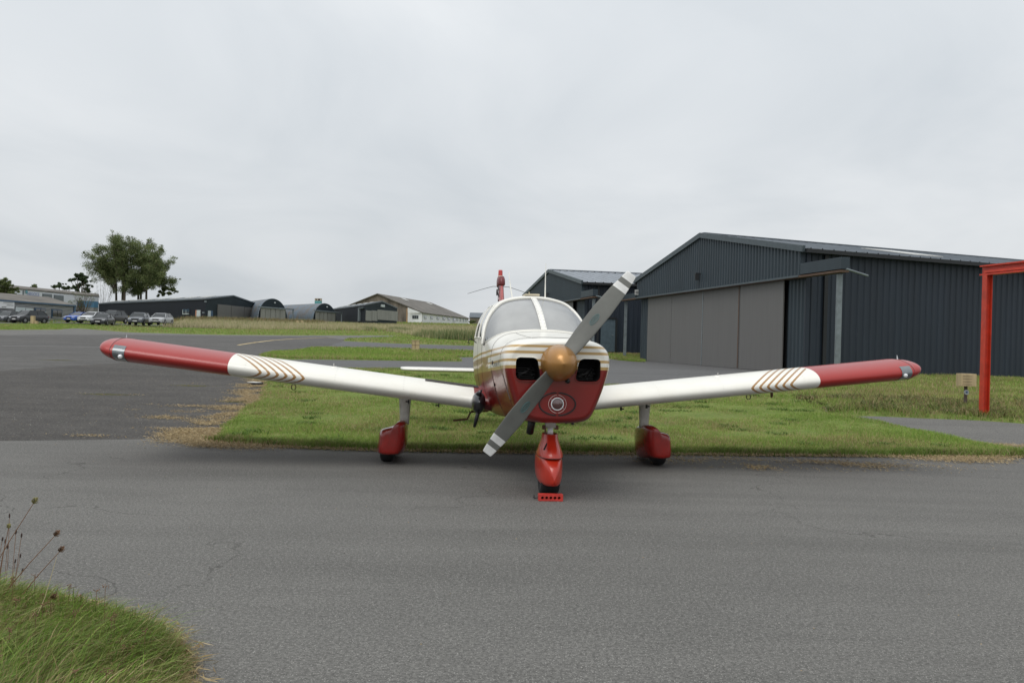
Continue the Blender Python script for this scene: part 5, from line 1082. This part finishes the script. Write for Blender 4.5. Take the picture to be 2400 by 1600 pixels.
# ------------------------------------------------------------------ cars
CMAT = {}
def carmat(n_, c_): CMAT.setdefault(n_, M('car_'+n_, c_, .35, 0, var=.03, coat=.35)); return CMAT[n_]
cg = M('car_glass', (.015, .02, .022), .12, coat=.2, spec=.4); ct = M('car_tyre', (.012, .012, .012), .8); cw_ = M('car_rim', (.30, .30, .31), .35, .8); chl = M('car_headlight', (.55, .57, .6), .1, coat=1); cgr = M('car_grille', (.012, .012, .013), .5); cpl = M('car_plate', (.7, .7, .68), .5); crl = M('car_tail', (.25, .01, .01), .3)
def car(loc, rz, col, label, L_=4.3, Wd=1.78, Hh=1.48, suv=0):
    """front towards -y before rotation"""
    o = empty('parked_car', loc, rz); tag(o, label, 'car', 'cars parked at the far left')
    hd = .92+.10*suv; gc = .22+.06*suv
    prof = [(-L_/2, gc+.05, hd*.62), (-L_/2+.08, gc, hd*.80), (-L_/2+.35, gc, hd*.88), (-L_/2+1.0, gc, hd), (-L_/2+1.15, gc, hd+.02), (.3, gc, hd+.04), (L_/2-.6, gc, hd+.06), (L_/2-.12, gc, hd+.02), (L_/2, gc+.1, hd*.78)]
    rows = []
    for y_, zb, zt in prof:
        e_ = .86 if abs(y_) > L_/2-.01 else (.95 if abs(y_) > L_/2-.3 else 1); w_ = Wd/2*e_; hh = zt-zb
        half = [(0, zb), (w_*.86, zb), (w_*.97, zb+.08), (w_, zb+hh*.5), (w_*.985, zb+hh*.8), (w_*.93, zt-.02), (w_*.75, zt), (0, zt+.02)]
        rows.append([Vector((a, y_, b)) for a, b in half]+[Vector((-a, y_, b)) for a, b in reversed(half[1:-1])])
    bd_ = grid(rows, 'body', carmat(col[0], col[1]), o, True, True)
    bmm = bmesh.new(); bmm.from_mesh(bd_.data); bmm.verts.ensure_lookup_table(); n_ = len(rows[0]); bmm.faces.new(bmm.verts[:n_]); bmm.faces.new(bmm.verts[-n_:]); bmesh.ops.recalc_face_normals(bmm, faces=bmm.faces); bmm.to_mesh(bd_.data); bmm.free(); autosmooth(bd_, 35)
    y0, y1, y2, y3 = -L_/2+1.0, -L_/2+1.72, L_/2-.75-(0 if suv else .2), L_/2-.15
    wb, wt = Wd/2*.93, Wd/2*.70
    def cabin(y_, z_, w_): return [Vector((w_, y_, z_)), Vector((-w_, y_, z_))]
    zt = Hh; b0, b1 = hd+.01, hd+.04
    lowF, topF, topB, lowB = [(wb, y0, b0), (-wb, y0, b0)], [(wt, y1, zt-.05), (-wt, y1, zt-.05)], [(wt, y2, zt-.03), (-wt, y2, zt-.03)], [(wb*.95, y3, b1), (-wb*.95, y3, b1)]
    pyd('windscreen', [lowF[0], lowF[1], topF[1], topF[0]], [(0, 1, 2, 3)], cg, o); pyd('rear_window', [lowB[0], lowB[1], topB[1], topB[0]], [(0, 1, 2, 3)], cg, o)
    rf = MB(); v = [topF[0], topF[1], topB[1], topB[0]]; mid = [(wt*.9, y1+.12, zt), (-wt*.9, y1+.12, zt), (-wt*.9, y2-.12, zt), (wt*.9, y2-.12, zt)]
    rf.add([*v, *mid], [(4, 5, 6, 7), (0, 1, 5, 4), (1, 2, 6, 5), (2, 3, 7, 6), (3, 0, 4, 7)]); r_ = rf.build('roof', carmat(col[0], col[1]), o, True)
    for s_ in (-1, 1):
        k = 0 if s_ > 0 else 1; q = [Vector(lowF[k]), Vector(topF[k]), Vector(topB[k]), Vector(lowB[k])]; sw = pyd('side_window', q, [(0, 1, 2, 3)], cg, o)
        for (a, b) in ((q[0], q[1]), (q[3], q[2]), ((q[0]*.45+q[3]*.55), (q[1]*.45+q[2]*.55)), (q[1], q[2])): MB().bar(a+Vector((s_*.006, 0, 0)), b+Vector((s_*.006, 0, 0)), .05, .07).build('pillar', carmat(col[0], col[1]), sw)
        MB().box((s_*(Wd/2+.06), y0+.45, hd+.08), (.16, .09, .12)).build('mirror', carmat(col[0], col[1]), o, bevel=.02)
        MB().box((s_*Wd*.36, -L_/2+.07, hd*.72), (.34, .14, .13)).build('headlight', chl, o, bevel=.02)
        MB().box((s_*Wd*.38, L_/2-.05, hd*.85), (.30, .1, .16)).build('tail_light', crl, o, bevel=.02)
        for y_ in (-L_/2+.82, L_/2-.80):
            R_ = .32+.03*suv; wl = MB().lathe([(.19, -.1), (R_-.02, -.11), (R_, -.08), (R_, .08), (R_-.02, .11), (.19, .1)], (s_*(Wd/2-.10), y_, R_), 'x', 24).build('wheel', ct, o, True)
            MB().lathe([(0, -.10), (.06, -.115), (.19, -.10)] if s_ < 0 else [(0, .10), (.06, .115), (.19, .10)], (s_*(Wd/2-.10), y_, R_), 'x', 20).build('rim', cw_, wl, True)
            MB().lathe([(R_+.07, -.0), (R_+.07, .0), (.0, .004)], (s_*(Wd/2*.995+.002), y_, R_+.02), 'x', 24).build('wheel_arch', cgr, o)
    MB().box((0, -L_/2+.03, hd*.66), (Wd*.42, .1, .16)).box((0, -L_/2+.04, gc+.12), (Wd*.7, .1, .12)).build('grille', cgr, o, bevel=.01)
    MB().box((0, -L_/2-.025, hd*.5), (.5, .02, .11)).build('number_plate', cpl, o); return o
def ground_at(px, D_): p = W(px, 760, D_); return Vector((p.x, D_, float(T(p.x, D_))))
def cp(px, py): 
    p = G(px, py)
    if p.y > 140: p = W(px, py, 110)
    return p
for px, py, D_, rz, col, lab, kw in (
    (68, 758.5, 106, -16, ('graphite', (.035, .037, .04)), 'dark graphite estate behind the cream marker post', dict(suv=1, L_=4.5, Hh=1.62)),
    (20, 757.5, 108, -4, ('slate', (.06, .065, .07)), 'slate grey car beside the dark graphite estate', dict(Hh=1.48)),
    (-12, 757, 113, -12, ('coal', (.03, .03, .033)), 'dark car cut off by the left picture edge', dict(Hh=1.6, suv=1)),
    (187, 756.5, 112, -14, ('blue', (.03, .10, .42)), 'bright blue hatchback left of the white car', dict(L_=4.0, Hh=1.36)),
    (219, 757, 110, -10, ('white', (.62, .64, .66)), 'white hatchback between the blue car and the black car', dict(L_=4.1, Hh=1.42)),
    (241, 763, 105, 8, ('black', (.018, .02, .025)), 'black hatchback in front of the white car', dict(L_=3.9, Hh=1.45)),
    (266, 757.5, 112, -6, ('anthracite', (.028, .03, .034)), 'anthracite people carrier behind the black hatchback', dict(suv=1, Hh=1.66)),
    (327, 762.5, 106, 9, ('grey', (.07, .08, .095)), 'grey blue off road car left of the silver car', dict(suv=1, L_=4.3, Hh=1.58)),
    (378, 761.5, 107, 3, ('silver', (.36, .37, .38)), 'silver hatchback at the right end of the parked cars', dict(L_=4.1, Hh=1.45))):
    car(W(px, py, D_), math.radians(rz), col, lab, **kw)
pd = GP([(-300, 770), (440, 771)])
for name_, pts_ in (('car_park', [(-75, 98), (-34, 98), (-34, 119), (-75, 119)]),):
    sheet(name_, pts_, ma['smooth'], .05, 1., .5, .3, .6, 2)

# ------------------------------------------------------------------ trees
bark = M('bark', (.10, .08, .06), .9, var=.3, vs=8)
LEAFC = {'poplar': np.array([[.11, .15, .055], [.15, .19, .07], [.075, .105, .04], [.21, .22, .10]]), 'pine': np.array([[.065, .10, .05], [.09, .12, .055], [.045, .07, .035]]), 'bush': np.array([[.11, .14, .05], [.15, .18, .07], [.08, .10, .04]])}
lm_ = blade_mat('leaf', .6, .42)
def leaves(name, cen, rad, n, size, kind, parent, squash=.8):
    """leaf quads around clump centres; shell-heavy spread"""
    cen = np.array(cen); rad = np.array(rad); w_ = rad**2; i = RNG.choice(len(cen), n, p=w_/w_.sum()); d = RNG.normal(size=(n, 3)); d /= np.linalg.norm(d, axis=1)[:, None]
    r = RNG.uniform(0, 1, n)**.45*RNG.uniform(.75, 1.2, n); P = cen[i]+d*r[:, None]*rad[i][:, None]*[1, 1, squash]
    u = RNG.normal(size=(n, 3)); u /= np.linalg.norm(u, axis=1)[:, None]; v = np.cross(u, RNG.normal(size=(n, 3))); v /= np.linalg.norm(v, axis=1)[:, None]; s = size*RNG.uniform(.6, 1.4, (n, 1))
    V = np.stack([P-u*s*.5, P+v*s*.3, P+u*s*.6], 1).reshape(-1, 3); cl = LEAFC[kind]; tint = RNG.uniform(.75, 1.25, len(cen))[i]
    K = np.repeat(cl[RNG.integers(0, len(cl), n)]*tint[:, None]*1.15, 3, 0); b = np.arange(n)*3; return npmesh(name, V, np.c_[b, b+1, b+2], K, lm_, parent)
def stem(m_, a, b, r0, r1, bend=.3, n=6):
    a, b = Vector(a), Vector(b); off = Vector((random.uniform(-bend, bend), random.uniform(-bend, bend), 0)); m_.tube([a.lerp(b, k/n)+off*math.sin(math.pi*k/n) for k in range(n+1)], [r0+(r1-r0)*k/n for k in range(n+1)], 6)
# big poplar clump
D_ = 232.; s1 = D_/F; base = W(305, 741, D_); tr = empty('poplar_tree', base); tag(tr, 'tall spreading multi stemmed tree rising behind the navy hangar', 'tree')
def lc(px, py, dy=0): p = W(px, py, D_)-base; return (p.x, p.y+dy, p.z)
tm = MB(); tips = []
heads = [(233, 600), (240, 580), (252, 570), (262, 563), (278, 556), (288, 553), (300, 567), (315, 562), (328, 562), (340, 572), (352, 582), (363, 578), (375, 592), (387, 590), (392, 606), (388, 622), (398, 642), (393, 655), (225, 590), (350, 610), (330, 600), (300, 590), (270, 590), (250, 612), (280, 612), (310, 620), (336, 632), (362, 620), (372, 645), (355, 655), (340, 664), (265, 628), (245, 625), (292, 640), (322, 648), (382, 665)]
bases = [(266, 690), (290, 690), (300, 690), (315, 690), (325, 690), (345, 688)]
for k, (x_, y_) in enumerate(bases): 
    dy = random.uniform(-3, 3); stem(tm, lc(x_, 741, dy), lc(x_+random.uniform(-6, 6), 640, dy), .34, .2, .4)
cen, rad = [], []
for (x_, y_) in heads:
    bx_ = min(bases, key=lambda b: abs(b[0]+(b[0]-305)*.3-x_)+random.uniform(0, 12)); dy = random.uniform(-6, 6); y0 = random.uniform(650, 690)
    stem(tm, lc(bx_[0], y0, dy*.4), lc(x_, y_, dy), .22, .04, .5)
    for j in range(9):
        t = random.uniform(.35, 1.02); q = Vector(lc(bx_[0], y0, dy*.4)).lerp(Vector(lc(x_, y_, dy)), t)+Vector((random.uniform(-1, 1), random.uniform(-1.2, 1.2), random.uniform(-.7, .7))); cen.append(q[:]); rad.append(random.uniform(.8, 1.75))
    for j in range(3): 
        q = Vector(lc(x_, y_, dy)); e_ = q+Vector(((x_-305)*.012+random.uniform(-.6, .6), random.uniform(-.4, .4), random.uniform(.2, .7))); stem(tm, q-Vector((0, 0, .8)), e_, .04, .012, .1, 3); cen.append(e_[:]); rad.append(.35)
for k in range(26):   # bare twigs on the left
    a = Vector(lc(random.uniform(240, 262), random.uniform(600, 660))); e_ = Vector(lc(random.uniform(206, 236), random.uniform(608, 668), random.uniform(-2, 2))); stem(tm, a, e_, .05, .012, .5, 4)
for j in range(26): cen.append(lc(318+random.uniform(-10, 12), random.uniform(668, 692), random.uniform(-2, 2))); rad.append(.8)
for k in range(210):
    a_, q_ = random.uniform(0, 6.28), math.sqrt(random.random()); x_, y_ = 304+82*q_*math.cos(a_), 626+60*q_*math.sin(a_)
    if y_ > 668 and x_ < 275: continue
    cen.append(lc(x_, y_, random.uniform(-5, 5))); rad.append(random.uniform(.7, 1.7))
tm.build('trunk', bark, tr, True); leaves('crown', cen, rad, 140000, .34, 'poplar', tr)
def treelet(name, label, px, py, D_, pts, n, size, kind, trunk=None, cat='tree'):
    b_ = W(px, py, D_); t_ = empty(name, b_); tag(t_, label, cat); cen, rad = [], []; m_ = MB()
    for (x_, y_, r_) in pts:
        p = W(x_, y_, D_)-b_; q = (p.x, random.uniform(-1, 1), p.z); cen.append(q); rad.append(r_*D_/F*.7)
        for j in range(6): cen.append((q[0]+random.gauss(0, .9)*r_*D_/F, q[1]+random.uniform(-.6, .6), q[2]+random.gauss(0, .45)*r_*D_/F)); rad.append(r_*D_/F*random.uniform(.22, .5))
        if trunk: stem(m_, trunk if isinstance(trunk, tuple) else (0, 0, 0), q, .16, .04, .25, 5)
    if m_.v: m_.build('trunk', bark, t_, True)
    leaves('crown', cen, [q*1.35 for q in rad], int(n*1.6), size, kind, t_, .75)
treelet('pine_tree', 'dark flat topped pine above the white warehouse roof', 190, 700, 240, [(181, 645, 5), (190, 648, 7), (199, 652, 6), (205, 660, 5), (209, 670, 4.5), (173, 655, 5), (166, 657, 4), (185, 668, 5), (176, 674, 5), (193, 658, 6), (209, 680, 4), (204, 684, 4), (201, 675, 4), (183, 680, 4)], 5200, .45, 'pine', True)
treelet('pine_tree', 'low dark pine crown left of the flat topped pine', 140, 700, 242, [(122, 673, 4), (130, 671, 4), (137, 669, 5), (144, 671, 5), (152, 675, 5), (160, 676, 5), (168, 674, 4)], 3000, .4, 'pine', True)
treelet('conifer', 'tiny tree top poking over the warehouse ridge', 80, 700, 260, [(78, 668, 3), (80, 671, 4), (84, 673, 4)], 700, .35, 'bush', True)
treelet('bush', 'rounded green bush at the far left edge behind the office', 8, 700, 175, [(-5, 665, 12), (10, 661, 9), (20, 668, 9), (27, 680, 9), (5, 680, 14), (33, 688, 6), (-8, 690, 14), (15, 690, 10)], 9000, .35, 'bush', True, 'bush')
treelet('bush', 'low green bush peeking over the navy hangar roof', 395, 700, 235, [(382, 680, 5), (392, 676, 6), (402, 679, 5), (412, 683, 4), (375, 684, 5), (385, 688, 6), (398, 688, 6)], 3600, .35, 'bush', None, 'bush')
treelet('bush', 'dark green bush before the distant low building', 1108, 762, 300, [(1106, 754, 4), (1110, 753, 4), (1104, 757, 4)], 700, .4, 'bush', None, 'bush')
# bare shrubs between office and navy hangar
for px, lab, hh in ((196, 'bare twiggy shrub in front of the blue container', 54), (178, 'small bare shrub just right of the office corner', 34), (240, 'leafless twigs rising over the left end of the navy roof', 92)):
    D_ = 178 if px < 220 else 225; b_ = W(px, 738, D_); t_ = empty('shrub', b_); tag(t_, lab, 'shrub'); m_ = MB(); cen = []
    for k in range(34 if px < 220 else 16):
        e_ = Vector((random.uniform(-1, 1)*24*D_/F*(hh/54)**.5, random.uniform(-1, 1), random.uniform(.5, 1)*hh*D_/F)); stem(m_, (e_.x*.1, 0, 0), e_, .045, .012, .4, 4); cen.append(e_[:])
        for j in range(3): s_ = e_*random.uniform(.5, .9); stem(m_, s_, s_+Vector((random.uniform(-.7, .7), 0, random.uniform(.2, .8))), .02, .01, .1, 2)
    m_.build('branches', bark, t_); leaves('leaves', cen, [.3]*len(cen), 500 if px < 220 else 120, .2, 'bush', t_)
# tussocks by the arched hangars
n = 9000; P = np.c_[RNG.uniform(-60, -35, n), RNG.normal(158, 3, n)]
tag(blades('brambles', P, T(P[:, 0], P[:, 1]), RNG.uniform(.3, 1.2, n), RNG.uniform(.06, .14, n), RNG.uniform(0, .6, n), np.array([[.09, .12, .035], [.2, .14, .07], [.3, .24, .13]])[RNG.integers(0, 3, n)], 1), 'rough brambles growing in front of the arched hangars', 'brambles', kind='stuff')

# ------------------------------------------------------------------ foreground weeds
stm = M('stem_reddish', (.22, .11, .06), .7); seedm = M('seed_head_brown', (.16, .085, .045), .8, var=.3, vs=80); seedg = M('seed_head_green', (.22, .20, .07), .8, var=.3, vs=80); planm = M('plantain_head', (.05, .03, .025), .8, var=.3, vs=100); strm = M('straw_stem', (.50, .42, .25), .7)
Yf = 4.05; fs = Yf/F
def carrot(hx, hy, bx_, by_, r_, label, mat_, Y=Yf):
    a, b = W(bx_, by_, Y), W(hx, hy, Y-.1); t_ = empty('wild_carrot', (a.x, a.y, 0)); tag(t_, label, 'wild plant', 'wild carrot stems in the near grass'); R_ = r_*fs
    d = b-Vector((a.x, a.y, 0)); r0 = d*.0; MB().tube([Vector((0, 0, 0)), d*.3+Vector((-.01, 0, .01)), d*.65+Vector((-.008, 0, .008)), d], [.0026, .0022, .0018, .0014], 6).build('stem', stm if mat_ is not strm else strm, t_)
    h_ = MB(); up = d.normalized(); rr = random.Random(int(hx*7))
    for k in range(46):   # umbel closed like a nest: curved rays
        az = k*2.399; el_ = .25+.75*((k % 7)/7.); side_ = Vector((math.cos(az), math.sin(az), 0)); side_ = (side_-up*side_.dot(up)).normalized()
        p1 = d+side_*R_*el_*.9+up*R_*.7; p2 = d+side_*R_*el_*.75+up*R_*(1.5+.25*rr.random())
        h_.tube([d, p1, p2], [.0007, .0009, .0006], 3, False); h_.lathe([(0, -.0016), (.0022, 0), (0, .0022)], p2, 'z', 5)
    h_.build('seed_head', mat_, t_)
carrot(78, 1180, -70, 1420, 9, 'tallest wild carrot stem with a greenish seed head', seedg)
carrot(20, 1238, -10, 1440, 6, 'short wild carrot with small green head near the left edge', seedg)
carrot(128, 1256, -25, 1450, 9, 'wild carrot with brown head just above the rounder one', seedm)
carrot(139, 1293, 20, 1480, 9, 'wild carrot with a round brown head leaning right', seedm)
carrot(122, 1402, 60, 1520, 9, 'low wild carrot with a dull brown head inside the grass', seedm, 3.9)
for k, (hx, hy, bx_) in enumerate(((37, 1250, 15), (50, 1258, 30), (5, 1267, -30), (12, 1272, -5), (17, 1285, 0), (47, 1306, 30), (22, 1212, 10), (52, 1340, 40), (35, 1318, 20))):
    a, b = W(bx_, 1430, Yf+.05*k), W(hx, hy, Yf+.05*k); t_ = empty('plantain', (a.x, a.y, 0)); tag(t_, ['plantain stalk left of the rightmost of its group, level with the upper brown carrot head', 'rightmost tall plantain stalk under the greenish carrot head', 'plantain stalk whose spike touches the left picture edge', 'plantain stalk with a spike just right of the edge one', 'plantain stalk with the lowest spike of the left cluster', 'plantain stalk with a low spike above the grass, rightmost but one', 'tallest plantain stalk, its spike above the small green carrot head', 'shortest plantain stalk just clear of the grass', 'plantain stalk with a small spike low between its neighbours'][k], 'wild plant', 'plantain stalks in the near grass'); d = b-Vector((a.x, a.y, 0)); u_ = d.normalized()
    MB().tube([Vector((0, 0, 0)), d*.5+Vector((.006*(-1)**k, 0, .004)), d], .0011, 5).build('stem', stm, t_); MB().tube([d-u_*.004, d+u_*.004, d+u_*.014, d+u_*.02], [.0015, .0042, .0038, .001], 7).build('seed_spike', planm, t_)
for k, (a0, a1, a2, lab) in enumerate((((45, 1540), (105, 1400), (133, 1305), 'long pale straw stalk crossing the near grass'), ((10, 1600), (30, 1560), (60, 1500), 'short bent straw stalk at the bottom left corner'))):
    p = [W(x_, y_, 3.7) for x_, y_ in (a0, a1, a2)]; t_ = MB().tube([q-p[0] for q in p], [.0022, .0018, .0008], 5).build('straw_stalk', strm, None); t_.location = p[0]; tag(t_, lab, 'straw stalk')
# seed heads scattered inside the grass
P = scatter(mound, 70, False, .15); m_ = MB()
for x_, y_ in P:
    h_ = random.uniform(.08, .16); c_ = Vector((x_, y_, .06+h_)); m_.tube([(x_, y_, .05), c_], .0012, 4, False)
    for j in range(10): q = c_+Vector((random.uniform(-.012, .012), random.uniform(-.012, .012), random.uniform(-.006, .010))); m_.lathe([(0, -.003), (.003, 0), (0, .003)], q, 'z', 5)
tag(m_.build('dry_clover_heads', seedm), 'small brown dried flower heads scattered in the near grass', 'flower heads', kind='stuff')
# little yellow grass tufts growing in the old tarmac
for (px, py, rx, lab) in ((450, 905, .22, 'small yellow moss patch on the old tarmac under the wing'), (255, 926, .25, 'long low moss patch on the dark tarmac'), (138, 845, .3, 'far green moss tuft on the old tarmac left'), (555, 943, .18, 'green grass tuft beside the straw edge')):
    c_ = G(px, py); n = 900; P = np.c_[RNG.normal(c_.x, rx, n), RNG.normal(c_.y, .09 if py > 900 else .2, n)]
    tag(blades('moss_tuft', P, T(P[:, 0], P[:, 1])+.005, RNG.uniform(.008, .03, n), RNG.uniform(.006, .014, n), RNG.uniform(.2, 1.2, n), (np.array([[.20, .17, .05], [.13, .15, .04]])[RNG.integers(0, 2, n)])), lab, 'moss', kind='stuff')
